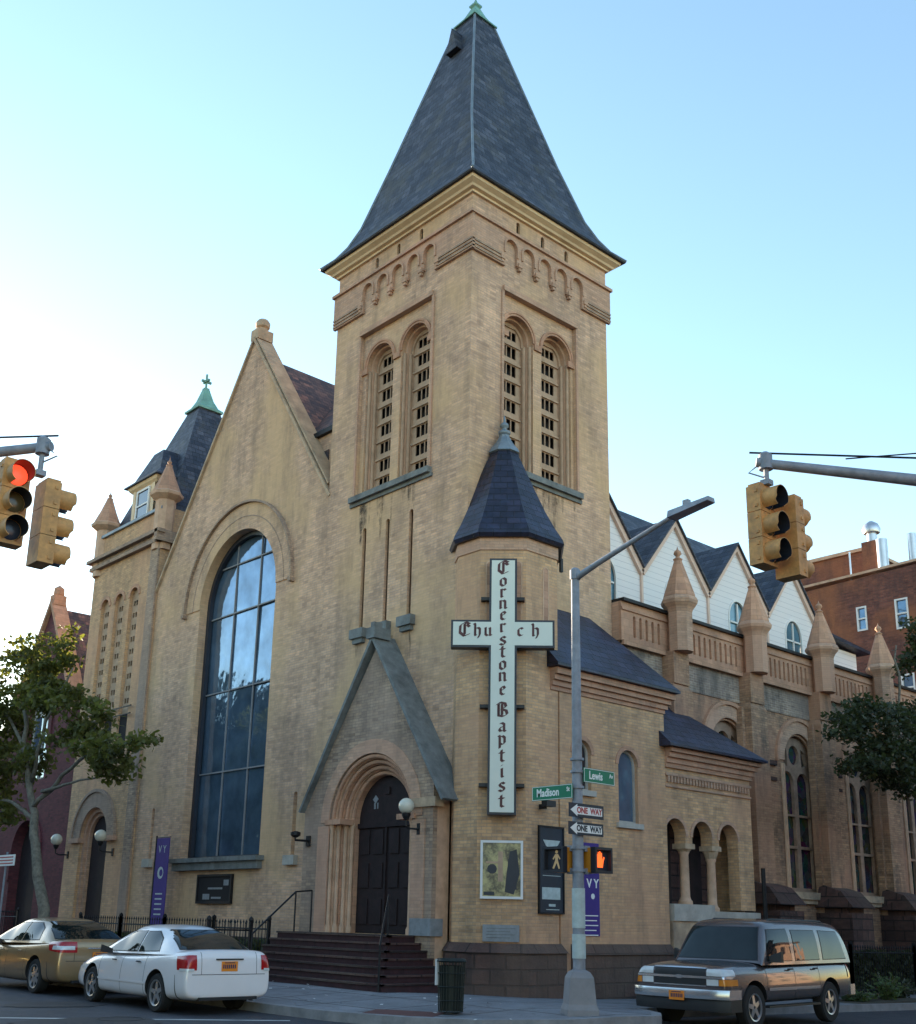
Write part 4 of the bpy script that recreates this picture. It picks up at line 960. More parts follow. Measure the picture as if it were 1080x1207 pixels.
# ---- things mounted on the turret and annex
def frame_panel(name, f, u0, u1, v0, v1, fw, mf, mp, label, cat, group=None, w=-.01, d=.05):
    t = empty(name, f((u0 + u1) / 2, w, v0), label, cat, group)
    if fw: m = MB(); m.poly(f, rect(u0, u1, v0, v1), [rect(u0 + fw, u1 - fw, v0 + fw, v1 - fw)], w - d, w); m.build('frame', mf, t)
    m = MB(); m.fbox(f, u0 + fw + .001, u1 - fw - .001, w - d * .6, w, v0 + fw + .001, v1 - fw - .001); m.build('panel', mp, t); return t
t = NT('poster_sepia'); p = t.pos()
c0 = t.mix(t.ramp(t.noise(p, 3.2, 5, .7), [(.4, 0.0), (.58, 1.0)]), (.05, .045, .035), (.42, .36, .17)); t.color(c0); t.val('Roughness', .3)
po = frame_panel('framed_poster', FD, .06, .93, 1.96, 3.12, .05, 'white_trim', 'poster_sepia', 'white framed sepia poster on the turret wall under the cross sign', 'poster')
m = MB(); w = -.046
m.fbox(FD, .62, .80, w, w + .01, 2.15, 2.75); m.poly(FD, [(.56, 2.1), (.74, 2.05), (.86, 2.45), (.8, 2.95), (.66, 2.9), (.6, 2.5)], None, w - .002, w + .01); m.poly(FD, circ(.30, 2.55, .1, 10), None, w - .001, w + .01)
m.fbox(FD, .13, .35, w, w + .01, 2.03, 2.1); m.build('poster_figures', 'sign_black', po)
m = MB(); m.fbox(FD, .42, .52, w, w + .01, 2.3, 2.9); m.fbox(FD, .18, .5, w - .001, w + .01, 2.66, 2.70); m.build('poster_light', 'louver_tan', po)
pq = frame_panel('stone_plaque', FD, .12, .86, 1.13, 1.46, 0, None, 'marble', 'grey marble cornerstone plaque low on the turret beneath the framed poster', 'plaque', w=-.005, d=.06)
m = MB()
for i in range(4): m.fbox(FD, .2, .78 - .1 * (i % 2), -.043, -.03, 1.38 - i * .06, 1.395 - i * .06)
m.build('engraved_lines', 'stone_grey', pq)
bn = frame_panel('event_board', FY, .80, 1.57, 1.69, 3.47, .03, 'iron', 'banner_navy', 'dark navy notice board with pale panel, left of the street sign pole', 'notice board', w=-1.432, d=.05)
m = MB(); w = -1.465
m.fbox(FY, .9, 1.45, w, w + .01, 1.98, 2.22); m.poly(FY, [(.93, 3.18), (1.46, 3.18), (1.38, 3.08), (1.22, 3.02), (1.15, 3.0), (1.02, 3.06)], None, w, w + .01)
m.fbox(FY, 1.1, 1.3, w, w + .01, 1.84, 1.89); m.fbox(FY, 1.02, 1.42, w, w + .01, 1.77, 1.785)
for i in range(3): m.fbox(FY, .92, 1.46, w, w + .01, 2.45 + i * .08, 2.462 + i * .08)
m.build('board_print', 'banner_pale', bn)
bp_ = frame_panel('purple_banner', FY, 2.08, 2.72, 1.26, 3.2, 0, None, 'banner_purple', 'purple banner with white letters on the annex wall behind the sign pole', 'banner', w=-1.432, d=.03)
m = MB(); w = -1.452
text_into(m, 'V Y', FY, 2.5, w, 2.34, .26, 1.0, .003, .006); m.poly(FY, circ(2.5, 2.08, .06, 10), None, w - .002, w + .01)
for i, (a, b_) in enumerate(((2.2, 2.66), (2.22, 2.62), (2.2, 2.66), (2.2, 2.6), (2.24, 2.66))): m.fbox(FY, a, b_, w - .001, w + .01, 1.67 - i * .1, 1.69 - i * .1)
m.fbox(FY, 2.12, 2.68, w - .001, w + .01, 2.98, 3.1)
m.build('lettering', 'white_letter', bp_)
wl = empty('wall_floodlight', (.85, -1.45, 3.85), 'small black floodlight fixed to the wall above the navy notice board', 'light')
m = MB(); m.box(.74, 1.02, -1.75, -1.6, 3.84, 3.96); m.build('lamp_head', 'black_plastic', wl); m = MB(); m.box(.84, .9, -1.6, -1.43, 3.8, 3.9); m.build('bracket', 'iron', wl)
nb = frame_panel('notice_board', FX, 8.98, 10.78, 1.82, 2.6, .06, 'iron', 'void', 'black framed notice board on the brick wall below the tall window', 'notice board', w=.04, d=.08)
m = MB(); w = -.012
m.fbox(FX, 10.1, 10.45, w, w + .01, 1.93, 2.08); m.fbox(FX, 9.15, 9.4, w, w + .01, 2.3, 2.45); m.fbox(FX, 9.5, 10.0, w, w + .01, 1.95, 2.0); m.fbox(FX, 9.45, 10.2, w, w + .01, 2.2, 2.25); m.build('pinned_notices', 'marble', nb)
bl = empty('street_banner', (-.5, 11.9, 1.0), 'tall narrow purple banner hanging beside the railings left of the tall window', 'banner')
m = MB(); m.box(-.52, -.50, 11.62, 12.35, 1.2, 3.62); m.build('banner_cloth', 'banner_purple', bl)
m = MB(); m.tube([(-.51, 12.4, .0), (-.51, 12.4, 3.7)], .025, 8); m.tube([(-.51, 11.58, 3.64), (-.51, 12.42, 3.64)], .015, 6); m.tube([(-.51, 11.58, 1.18), (-.51, 12.42, 1.18)], .015, 6); m.build('banner_pole', 'iron', bl)
m = MB(); fl = F((-.521, 12.0, 0), (0, -1, 0), (1, 0, 0)); m.poly(fl, circ(0, 2.65, .17, 12), [circ(.03, 2.65, .10, 12)], -.003, .0)
for i in range(5): m.fbox(fl, -.2, .2, -.003, 0, 2.05 - i * .14, 2.09 - i * .14)
text_into(m, 'V Y', fl, 0, -.001, 3.3, .3, 1.0, .003)
m.build('banner_print', 'banner_pale', bl)
# glazed globe lamps
def globe(loc, wx, label, lit=True, flip=1, r=.17):
    t = empty('globe_lamp', loc, label, 'wall lamp', 'globe lamps beside the doors')
    x, y, z = loc
    if lit: m = MB(); m.ball((x, y, z), r, seg=18, rings=12); m.build('glass_globe', 'globe_glass', t, smooth=True)
    m = MB(); m.lathe((x, y, z - r - .12), [(.05, 0), (.09, .08), (.1, .13), (.07, .16)], 10); m.tube([(x, y, z - r - .12), (x, y, z - r - .25), (x + .1, y - .02, z - r - .3), (wx, y - .1 * flip, z - r - .3)], .022, 6); m.box(wx - .02, wx + .01, y - .1 * flip - .05, y - .1 * flip + .05, z - r - .42, z - r - .18)
    m.build('lamp_bracket', 'iron', t, smooth=False)
globe((-.85, .85, 3.86), -.57, 'white globe wall lamp at the right side of the main arched doorway')
t = empty('lamp_bracket', (-.8, 4.78, 3.3), 'black iron lamp bracket without its globe, left of the main doorway', 'wall lamp')
m = MB(); m.tube([(-.57, 4.78, 3.28), (-.95, 4.78, 3.28), (-.95, 4.78, 3.36)], .03, 6); m.lathe((-.95, 4.78, 3.34), [(.05, 0), (.12, .05), (.12, .12), (.04, .15)], 10); m.box(-.59, -.56, 4.7, 4.86, 3.15, 3.4); m.build('bracket_arm', 'iron', t)
globe((-.42, 16.25, 3.86), -.02, 'white globe wall lamp right of the side doorway in the left tower', r=.19)
globe((-.42, 19.55, 3.86), -.02, 'white globe wall lamp left of the side doorway, behind the street tree', r=.19)

# ---- iron railings
def railing(name, pts, h, label, gap=.13, finials=True):
    t = empty(name, (*pts[0], gs(pts[0][0])), label, 'fence')
    for (a, b_) in zip(pts, pts[1:]):
        a = Vector(a); b_ = Vector(b_); L = (b_ - a).length; d = (b_ - a) / L; n = int(L / gap); m = MB()
        for i in range(n + 1):
            p = a + d * (L * i / max(1, n)); z0 = gs(p.x) + .05; z1 = z0 + h
            m.tube([(p.x, p.y, z0), (p.x, p.y, z1)], .011, 4)
            m.lathe((p.x, p.y, z1), [(.011, 0), (.026, .03), (.0, .1)], 4)
        for hh in (.12, h - .12):
            m.tube([(a.x, a.y, gs(a.x) + .05 + hh), (b_.x, b_.y, gs(b_.x) + .05 + hh)], .018, 4)
        m.build('picket_panel', 'iron', t)
        for p in (a, b_):
            m = MB(); z0 = gs(p.x); m.box(p.x - .035, p.x + .035, p.y - .035, p.y + .035, z0 - .1, z0 + h + .12); m.lathe((p.x, p.y, z0 + h + .1), [(.03, 0), (.06, .05), (.05, .1), (0, .14)], 8); m.build('post', 'iron', t)
    return t
railing('iron_railing', [(-1.3, 5.15), (-1.3, 7.6), (-1.3, 10.1), (-1.3, 12.6), (-1.3, 15.2)], 1.15, 'black iron picket railing in front of the gabled wall and its tall window')
railing('iron_railing', [(-1.9, 4.98), (-3.0, 4.98)], 1.1, 'short black iron railing at the left end of the entrance steps')
railing('iron_railing', [(8.9, -1.9), (12.4, -1.9), (16, -1.9), (20, -1.9), (24, -1.9)], 1.2, 'dark iron picket railing along the side wall behind the pewter four-wheel drive')
railing('iron_railing', [(-1.3, 19.9), (-1.3, 23), (-1.3, 27), (-1.3, 33)], 1.25, 'black iron picket railing in front of the maroon church at the far left')
def hedge(name, x0, x1, y0, y1, z0, z1, n, mat, label, s=.11, cat='hedge', seed=1):
    rn = random.Random(seed); m = MB()
    for i in range(n):
        p = Vector((rn.uniform(x0, x1), rn.uniform(y0, y1), z0 + (z1 - z0) * rn.random() ** .8)); q = Vector((rn.gauss(0, 1), rn.gauss(0, 1), rn.gauss(0, 1))).normalized(); r_ = q.orthogonal().normalized() * s * rn.uniform(.5, 1.1); u_ = q.cross(r_).normalized() * s * .45
        m.face([p - r_, p - u_, p + r_, p + u_])
    o = m.build(name, mat, recalc=False); tag(o, label, cat); return o
hedge('hedge', -1.1, -.15, 5.4, 15.0, .0, .95, 6000, 'leaf_dark', 'low dark hedge behind the railing along the front wall', seed=2)
hedge('hedge', 9.2, 23, -1.75, -1.25, -.2, .95, 6000, 'leaf_dark', 'low dark hedge between the railing and the side wall of the church', seed=3)

# ---- litter bin
b0 = (-4.15, -4.25); zb = gs(-4.15)
t = empty('litter_bin', (*b0, zb), 'dark green wire mesh litter bin at the kerb corner with a scrap of white bag', 'litter bin')
m = MB()
for k in range(26):
    a = 2 * PI * k / 26; a2 = a
    m.tube([(b0[0] + .185 * math.cos(a), b0[1] + .185 * math.sin(a), zb + .03), (b0[0] + .215 * math.cos(a), b0[1] + .215 * math.sin(a), zb + .78)], .008, 4)
for z, r in ((.04, .19), (.2, .195), (.4, .205), (.6, .212), (.78, .225)):
    m.tube([(b0[0] + r * math.cos(2 * PI * k / 24), b0[1] + r * math.sin(2 * PI * k / 24), zb + z) for k in range(25)], .014 if z > .7 else .009, 5)
m.build('wire_basket', 'bin_green', t)
m = MB(); m.lathe((*b0, zb + .05), [(.165, 0), (.18, .3), (.195, .66)], 18); m.build('inner_liner', 'bin_green', t)
m = MB(); m.box(b0[0] - .22, b0[0] - .17, b0[1] + .09, b0[1] + .13, zb + .42, zb + .80); m.build('loose_bag', 'bag_white', t)
m = MB(); m.lathe((*b0, zb + .76), [(.205, 0), (.230, .03), (.224, .05), (.20, .03)], 18); m.build('bag_edge', 'bin_green', t)

# ---- street lamp with the sign cluster
PX, PY = -2.77, -5.65; pz = gs(PX)
sl = empty('street_lamp', (PX, PY, pz), 'tall grey street lamp pole on a square base at the corner', 'street lamp')
m = MB(); m.lathe((PX, PY, pz - .05), [(.34, 0), (.34, .12), (.30, .2), (.26, .58), (.2, .66), (.11, .7)], 4, PI / 4 + R(-35)); m.build('pole_base', 'concrete_pole', sl)
m = MB(); m.tube([(PX, PY, pz + .6), (PX, PY, 7.2)], [.098, .068], 14); m.build('pole', 'galv', sl, smooth=True, angle=40)
m = MB(); m.tube([(PX, PY, 7.12), (PX, PY - .5, 7.28), (PX, PY - 2.1, 7.73)], [.06, .05, .035], 10); m.lathe((PX, PY, 7.1), [(.09, 0), (.09, .16), (.05, .2)], 10); m.build('arm', 'galv', sl, smooth=True, angle=40)
m = MB(); m.hexa([(PX - .1, PY - 2.75, 7.76), (PX + .1, PY - 2.75, 7.76), (PX + .12, PY - 2.0, 7.66), (PX - .12, PY - 2.0, 7.66), (PX - .08, PY - 2.75, 7.83), (PX + .08, PY - 2.75, 7.83), (PX + .09, PY - 2.0, 7.78), (PX - .09, PY - 2.0, 7.78)]); m.box(PX - .04, PX + .04, PY - 2.35, PY - 2.25, 7.8, 7.9); m.build('luminaire', 'galv', sl)
m = MB(); m.tube([(PX, PY, 1.45), (PX, PY, 2.05)], .104, 14); m.tube([(PX, PY, 1.0), (PX, PY, 1.36)], .107, 14); m.build('sticker_band', 'banner_pale', sl, smooth=True, angle=40)
m = MB()
for z in (2.95, 3.25, 3.6, 3.85, 4.05, 2.3, 2.65): m.tube([(PX, PY, z), (PX, PY, z + .04)], .112, 12)
m.build('clamp', 'galv', sl)
FL = F((PX, PY, 0), (1, 0, 0), (0, 1, 0)); FM = F((PX, PY, 0), (0, -1, 0), (1, 0, 0))
def blade(f, u0, u1, v0, v1, txt, label, w):
    t = empty('street_name_sign', f((u0 + u1) / 2, w, v0), label, 'street sign', 'green street name signs')
    m = MB(); m.poly(f, rect(u0, u1, v0, v1), None, w - .012, w + .0); m.build('sign_plate', 'street_green', t)
    m = MB(); a, b_ = txt; c = (u0 + u1) / 2; text_into(m, a, f, c - .09, w - .014, (v0 + v1) / 2, (v1 - v0) * .78, .82, .004, .004)
    text_into(m, b_, f, u1 - .09 , w - .014, (v0 + v1) / 2 + .03, (v1 - v0) * .42, .85, .004, .002); m.build('lettering', 'white_letter', t)
    m = MB(); m.poly(f, rect(u0 + .006, u1 - .006, v0 + .006, v1 - .006), [rect(u0 + .014, u1 - .014, v0 + .014, v1 - .014)], w - .015, w - .012); m.build('border', 'white_letter', t)
blade(FL, -.02 + .02, .76, 3.70, 3.93, ('Lewis', 'Av'), 'green street name sign reading Lewis Av, upper one on the pole', -.13)
blade(FM, -.86, .02, 3.44, 3.67, ('Madison', 'St'), 'green street name sign reading Madison St, lower one to the left of the pole', -.13)
def oneway(v0, v1, w, label):
    t = empty('one_way_sign', FL(0, w, v0), label, 'traffic sign', 'one way signs on the pole')
    m = MB(); m.poly(FL, rect(-.36, .47, v0, v1), None, w - .012, w); m.build('sign_plate', 'sign_black', t)
    vc = (v0 + v1) / 2; m = MB()
    m.poly(FL, [(-.33, vc), (-.17, vc + .095), (-.17, vc + .062), (.43, vc + .062), (.43, vc - .062), (-.17, vc - .062), (-.17, vc - .095)], None, w - .015, w - .012); m.build('arrow', 'white_letter', t)
    m = MB(); text_into(m, 'ONE  WAY', FL, .12, w - .017, vc, .13, .93, .003, .005); m.build('lettering', 'sign_red_letter' if v0 > 3.1 else 'sign_black', t)
oneway(3.13, 3.35, -.13, 'upper black and white ONE WAY sign pointing left on the pole')
oneway(2.86, 3.06, -.06 - .06, 'lower black and white ONE WAY sign pointing left, partly behind the pole')
# pedestrian signals
def pedsig(f, u0, u1, v0, v1, label, sym):
    t = empty('pedestrian_signal', f((u0 + u1) / 2, 0, v0), label, 'pedestrian signal', 'pedestrian signals on the pole')
    w0, w1 = -.16, .26
    m = MB(); m.fbox(f, u0, u1, w0 + .03, w1, v0, v1); m.fbox(f, u0 + .06, u1 - .06, w1, w1 + .05, v0 + .06, v1 - .06); m.build('housing', 'signal_orange', t)
    m = MB(); m.poly(f, rect(u0 - .01, u1 + .01, v0 - .01, v1 + .01), [rect(u0 + .03, u1 - .03, v0 + .03, v1 - .03)], w0 - .07, w0 + .03); m.build('visor', 'signal_dark', t)
    m = MB(); m.fbox(f, u0 + .031, u1 - .031, w0 + .015, w0 + .028, v0 + .031, v1 - .031); m.build('display', 'lens_dark', t)
    c = (u0 + u1) / 2; vc = (v0 + v1) / 2; m = MB(); w = w0 + .012
    if sym == 'hand':
        m.poly(f, [(c - .07, vc - .11), (c + .06, vc - .11), (c + .08, vc - .02), (c + .11, vc + .05), (c + .085, vc + .06), (c + .05, vc), (c + .045, vc + .12), (c + .02, vc + .12), (c + .015, vc + .02), (c + .01, vc + .14), (c - .018, vc + .14), (c - .02, vc + .02), (c - .028, vc + .13), (c - .052, vc + .13), (c - .052, vc + .01), (c - .062, vc + .1), (c - .084, vc + .1), (c - .09, vc - .03)], None, w, w + .003)
        m.build('hand_symbol', 'hand_lit', t)
    else:
        m.poly(f, circ(c + .01, vc + .12, .028, 10), None, w, w + .003)
        m.poly(f, [(c - .02, vc + .085), (c + .04, vc + .085), (c + .09, vc + .01), (c + .075, vc), (c + .04, vc + .04), (c + .035, vc - .01), (c + .08, vc - .14), (c + .05, vc - .145), (c + .01, vc - .05), (c - .05, vc - .145), (c - .08, vc - .13), (c - .02, vc - .01), (c - .02, vc + .04), (c - .06, vc), (c - .075, vc + .015)], None, w, w + .003)
        m.build('walking_symbol', 'walk_lit', t)
    m = MB(); m.fbox(f, -.06, .06, -.06, .12, v0 - .03, v0 + .06); m.fbox(f, -.06, .06, -.06, .12, v1 - .06, v1 + .03); m.build('bracket', 'galv', t)
pedsig(F((PX + .16, PY, 0), (1, 0, 0), (0, 1, 0)), .0, .40, 2.30, 2.68, 'pedestrian signal right of the pole showing a lit orange hand', 'hand')
pedsig(F((PX, PY + .12, 0), (0, -1, 0), (1, 0, 0)), -.42, .0, 2.30, 2.68, 'pedestrian signal left of the pole with a dim walking figure', 'walk')

# ---- hanging traffic signals on mast arms
def sighead(loc, rz, label, lit=None, grp='three lens traffic signals'):
    """faces local -Y; hangs with its top at loc"""
    t = empty('traffic_signal', loc, label, 'traffic signal', grp, rz); loc = Vector(loc)
    def B(m, name, mat, **k): return m.build(name, mat, t, world=False, **k)
    m = MB()
    for i in range(3): m.box(-.17, .17, -.06, .14, -.355 * (i + 1) + .004, -.355 * i - .004)
    m.box(-.15, .15, -.05, .12, 0, .03); B(m, 'housing', 'signal_yellow')
    m = MB()
    for i in range(3):
        for s in (-1, 1): m.box(s * .17 - .012, s * .17 + .012, -.02, .02, -.355 * i - .1, -.355 * i - .06); m.box(s * .17 - .012, s * .17 + .012, -.02, .02, -.355 * i - .3, -.355 * i - .26)
    B(m, 'latches', 'signal_yellow')
    for i in range(3):
        zc = -.355 * i - .178; m = MB(); b = m.bm; n = 20; r = .145; L = .22
        A, C_, A2, C2 = [], [], [], []
        for k in range(n + 1):
            a = R(-60) + R(300) * k / n
            ll = L * (1.0 if 0 < math.sin(a) + .5 else .86)
            for lst, rr, yy in ((A, r, -.06), (C_, r, -.06 - ll), (A2, r - .008, -.06), (C2, r - .008, -.06 - ll)): lst.append(b.verts.new((rr * math.cos(a), yy, zc + rr * math.sin(a))))
        vis_o, vis_i = [], []
        for k in range(n):
            b.faces.new([A[k], A[k + 1], C_[k + 1], C_[k]]); b.faces.new([C_[k], C_[k + 1], C2[k + 1], C2[k]])
        o = B(m, 'visor', 'signal_yellow', smooth=True, angle=40, recalc=False)
        m = MB(); b = m.bm; q1, q2 = [], []
        for k in range(n + 1):
            a = R(-60) + R(300) * k / n; ll = L * (1.0 if 0 < math.sin(a) + .5 else .86)
            q1.append(b.verts.new(((r - .009) * math.cos(a), -.062, zc + (r - .009) * math.sin(a)))); q2.append(b.verts.new(((r - .009) * math.cos(a), -.06 - ll + .002, zc + (r - .009) * math.sin(a))))
        for k in range(n): b.faces.new([q1[k], q1[k + 1], q2[k + 1], q2[k]])
        B(m, 'visor_lining', 'signal_dark', smooth=True, recalc=False)
        m = MB(); m.bm.verts.ensure_lookup_table()
        rs = [[m.bm.verts.new((rr * math.cos(2 * PI * k / 18), yy, zc + rr * math.sin(2 * PI * k / 18))) for k in range(18)] for rr, yy in ((.13, -.064), (.1, -.08), (.05, -.09))]
        for P_, Q in zip(rs, rs[1:]):
            for k in range(18): m.bm.faces.new([P_[k], P_[(k + 1) % 18], Q[(k + 1) % 18], Q[k]])
        m.bm.faces.new(rs[-1]); B(m, 'lens', 'red_lit' if lit == i else ('lens_amber' if i == 1 else 'lens_dark'), smooth=True)
    return t
def mast(end, pole, hang, label, armz):
    e = Vector(end); p = Vector(pole); t = empty('signal_mast', (p.x, p.y, gs(p.x)), label, 'signal mast', 'mast arms carrying traffic signals')
    m = MB(); m.tube([(p.x, p.y, -.1), (p.x, p.y, armz + 1.2)], [.15, .10], 14); m.build('pole', 'galv', t, smooth=True, angle=40)
    d = (Vector((p.x, p.y, 0)) - Vector((e.x, e.y, 0))).normalized()
    m = MB(); m.tube([e - d * .12, e + (Vector((p.x, p.y, armz)) - e) * .5, (p.x, p.y, armz)], [.062, .085, .11], 12); m.lathe((e.x, e.y, e.z - .1), [(.09, 0), (.09, .2), (.04, .24)], 10); m.build('arm', 'galv', t, smooth=True, angle=40)
    m = MB(); m.tube([e + Vector((0, 0, .14)) - d * .2, (p.x, p.y, armz + .62)], .014, 5); m.tube([e + d * 1.0 + Vector((0, 0, .02)), (p.x, p.y, armz + 1.1)], .010, 5); m.build('stay_wire', 'iron', t)
    m = MB(); m.tube([e + Vector((0, 0, -.05)), (hang[0], hang[1], e.z - .2), (hang[0], hang[1], hang[2])], .035, 8); m.box(hang[0] - .06, hang[0] + .06, hang[1] - .06, hang[1] + .06, hang[2] - .02, hang[2] + .05)
    m.tube([e - d * .1 + Vector((0, 0, -.04)), e - d * .22 + Vector((0, 0, -.14)), (hang[0], hang[1], e.z - .22)], .012, 5); m.build('hanger', 'galv', t)
    return t
mast((-4.38, -10.33, 7.33), (-.9, -14.3, 0), (-4.38, -10.33, 7.03), 'grey mast arm reaching in from the right with two yellow signals', 6.5)
sighead((-4.39, -10.27, 6.99), R(0), 'yellow traffic signal facing away to the right, nearer head hung on the right hand arm')
sighead((-3.99, -10.40, 6.88), R(90), 'yellow traffic signal half hidden behind the other head on the right hand arm')
mast((-11.42, -4.28, 7.24), (-14.6, .4, 0), (-11.42, -4.28, 6.86), 'grey mast arm reaching in from the left with two yellow signals', 7.1)
sighead((-11.78, -4.45, 6.86), R(0), 'yellow traffic signal with its red lens lit at the far left edge', lit=0)
sighead((-11.33, -4.50, 6.68), R(90), 'yellow traffic signal seen from behind next to the lit red one')

# ------------------------------------------------------------------ cars
def car(name, loc, rz, S, label, cat, spec):
    t = empty(name, loc, label, cat, 'cars parked along the kerb', rz)
    t.scale = (S, S, S)
    def B(m, nm, mat, parent=t, **k):
        return m.build(nm, mat, parent, world=False, **k)
    L, W, H = spec['L'], spec['W'], spec['H']; hw = W / 2
    # body lofted from stations along the length; station = (x, z_bottom, z_top, half width factor, crown)
    st = spec['st']; sec = []
    for x, zb, zt, kf, cr in st:
        w = hw * kf; zs = zt - .0
        h = zt - zb
        sec.append([(0, zb), (w * .55, zb), (w * .90, zb + .02), (w * .985, zb + h * .16), (w, zb + h * .38), (w * .995, zb + h * .60), (w * .965, zb + h * .84), (w * .90, zt - .015), (w * .72, zt + cr * .5), (w * .38, zt + cr * .9), (0, zt + cr)])
    bm = bmesh.new(); rows = []
    for (x, *_), s in zip(st, sec):
        rows.append([bm.verts.new((x, y, z)) for y, z in s] + [bm.verts.new((x, -y, z)) for y, z in s[-2:0:-1]])
    n = len(rows[0])
    for A, Bq in zip(rows, rows[1:]):
        for i in range(n): bm.faces.new([A[i], A[(i + 1) % n], Bq[(i + 1) % n], Bq[i]])
    bm.faces.new(rows[0]); bm.faces.new(rows[-1][::-1]); bmesh.ops.recalc_face_normals(bm, faces=bm.faces)
    me = bpy.data.meshes.new('body'); bm.to_mesh(me); bm.free(); o = bpy.data.objects.new('body', me); COL.objects.link(o)
    for p in me.polygons: p.use_smooth = True
    me.materials.append(MATS[spec['paint']]); me.materials.append(MATS['black_plastic'])
    ss = o.modifiers.new('s', 'SUBSURF'); ss.levels = 2; ss.render_levels = 2
    cut = []
    wr = spec['wr']
    for wx in spec['wx']:
        for s in (-1, 1):
            mm = MB(); y0, y1 = s * (hw - .34), s * (hw + .2)
            ra = wr * 1.17; rs = [[mm.bm.verts.new((wx + ra * math.cos(2 * PI * k / 28), y, wr + .02 + ra * math.sin(2 * PI * k / 28))) for k in range(28)] for y in (y0, y1)]
            for k in range(28): mm.bm.faces.new([rs[0][k], rs[0][(k + 1) % 28], rs[1][(k + 1) % 28], rs[1][k]])
            mm.bm.faces.new(rs[0][::-1]); mm.bm.faces.new(rs[1]); bmesh.ops.recalc_face_normals(mm.bm, faces=mm.bm.faces)
            mc = bpy.data.meshes.new('c'); mm.bm.to_mesh(mc); mm.bm.free(); mc.materials.append(MATS['black_plastic']); oc = bpy.data.objects.new('c', mc); COL.objects.link(oc); cut.append(oc)
            bo = o.modifiers.new('b', 'BOOLEAN'); bo.object = oc; bo.operation = 'DIFFERENCE'; bo.solver = 'EXACT'; bo.material_mode = 'TRANSFER'
    dg = bpy.context.evaluated_depsgraph_get(); me2 = bpy.data.meshes.new_from_object(o.evaluated_get(dg)); o.modifiers.clear(); o.data = me2
    me2.set_sharp_from_angle(angle=R(38))
    for oc in cut: bpy.data.objects.remove(oc)
    o.parent = t; PW[o.name] = Matrix.Identity(4)
    def patch(src, pts, nm, mat, par=None, s=0, axis='y', off=.004, nmin=.0, lim=None):
        """piece of the body skin inside a convex outline (seen along an axis), lifted off by a few mm"""
        b = bmesh.new(); b.from_mesh(src.data)
        i, j, kx = {'y': (0, 2, 1), 'x': (1, 2, 0)}[axis]
        cxp = sum(p[0] for p in pts) / len(pts); czp = sum(p[1] for p in pts) / len(pts)
        def cut(co, no):
            bmesh.ops.bisect_plane(b, geom=b.verts[:] + b.edges[:] + b.faces[:], plane_co=co, plane_no=no, clear_outer=True)
        for a, c in zip(pts, pts[1:] + pts[:1]):
            n = Vector((c[1] - a[1], -(c[0] - a[0]))); 
            if n.dot(Vector((cxp - a[0], czp - a[1]))) > 0: n = -n
            co = [0, 0, 0]; no = [0, 0, 0]; co[i], co[j] = a; no[i], no[j] = n; cut(co, no)
        if lim is not None:
            for ax, v, sg in lim:
                co = [0, 0, 0]; no = [0, 0, 0]; co[ax] = v; no[ax] = -sg; cut(co, no)
        b.normal_update()
        if nmin:
            bad = [f for f in b.faces if abs(f.normal[kx]) < nmin]; bmesh.ops.delete(b, geom=bad, context='FACES')
        if not b.faces: b.free(); return None
        for f in b.faces: f.material_index = 0
        nn = [v.normal.copy() for v in b.verts]
        for v, n_ in zip(b.verts, nn): v.co += n_ * off
        me_ = bpy.data.meshes.new(nm); b.to_mesh(me_); b.free(); me_.materials.clear(); me_.materials.append(MATS[mat])
        for p in me_.polygons: p.use_smooth = True; p.material_index = 0
        q = bpy.data.objects.new(nm, me_); COL.objects.link(q); q.parent = par or t; PW[q.name] = Matrix.Identity(4); return q
    # cabin: rings from the belt line to the roof
    cb = spec['cabin']       # belt: (x, halfw, z) four profile points rear->front, roof: same
    (rb, rt, ft, fb) = cb['xs']; zb_r, zb_f = cb['belt']; zr = cb['roof']; wb, wt = cb['w']
    # grid rows: from rear base over the roof to windscreen base
    prof = [(rb, zb_r, wb * .93), (rb + (rt - rb) * .5, zb_r + (zr - zb_r) * .60, wb * .5 + wt * .47), (rt - .02, zr - .05, wt * .95), (rt + .2, zr, wt), ((rt + ft) / 2, zr + .035, wt * 1.02), (ft - .15, zr + .01, wt), (ft + .02, zr - .04, wt * .96), (fb - (fb - ft) * .5, zb_f + (zr - zb_f) * .56, wb * .5 + wt * .47), (fb, zb_f, wb * .95)]
    m = MB(); b = m.bm; top = [[b.verts.new((x, y * w, z + (1 - abs(y) ** 2) * .035)) for y in (-1, -.6, 0, .6, 1)] for x, z, w in prof]
    for A, Bq in zip(top, top[1:]):
        for i in range(4): b.faces.new([A[i], A[i + 1], Bq[i + 1], Bq[i]])
    # sides
    for s, idx in ((-1, 0), (1, 4)):
        low = [b.verts.new((x, s * wb * (.97 if k in (0, 8) else 1.0), (zb_r + (zb_f - zb_r) * (x - rb) / (fb - rb)) - .03)) for k, (x, z, w) in enumerate(prof)]
        for k in range(8): b.faces.new([top[k][idx], top[k + 1][idx], low[k + 1], low[k]])
    bmesh.ops.remove_doubles(b, verts=b.verts, dist=.0005); bmesh.ops.recalc_face_normals(b, faces=b.faces)
    cl_ = b.edges.layers.float.new('crease_edge')
    for e in b.edges:
        if e.is_boundary: e[cl_] = 1.0
    cab = B(m, 'cabin', spec['paint'], smooth=True)
    md = cab.modifiers.new('s', 'SUBSURF'); md.levels = 3; md.render_levels = 3
    dg = bpy.context.evaluated_depsgraph_get(); mc_ = bpy.data.meshes.new_from_object(cab.evaluated_get(dg)); cab.modifiers.clear(); cab.data = mc_
    side = None
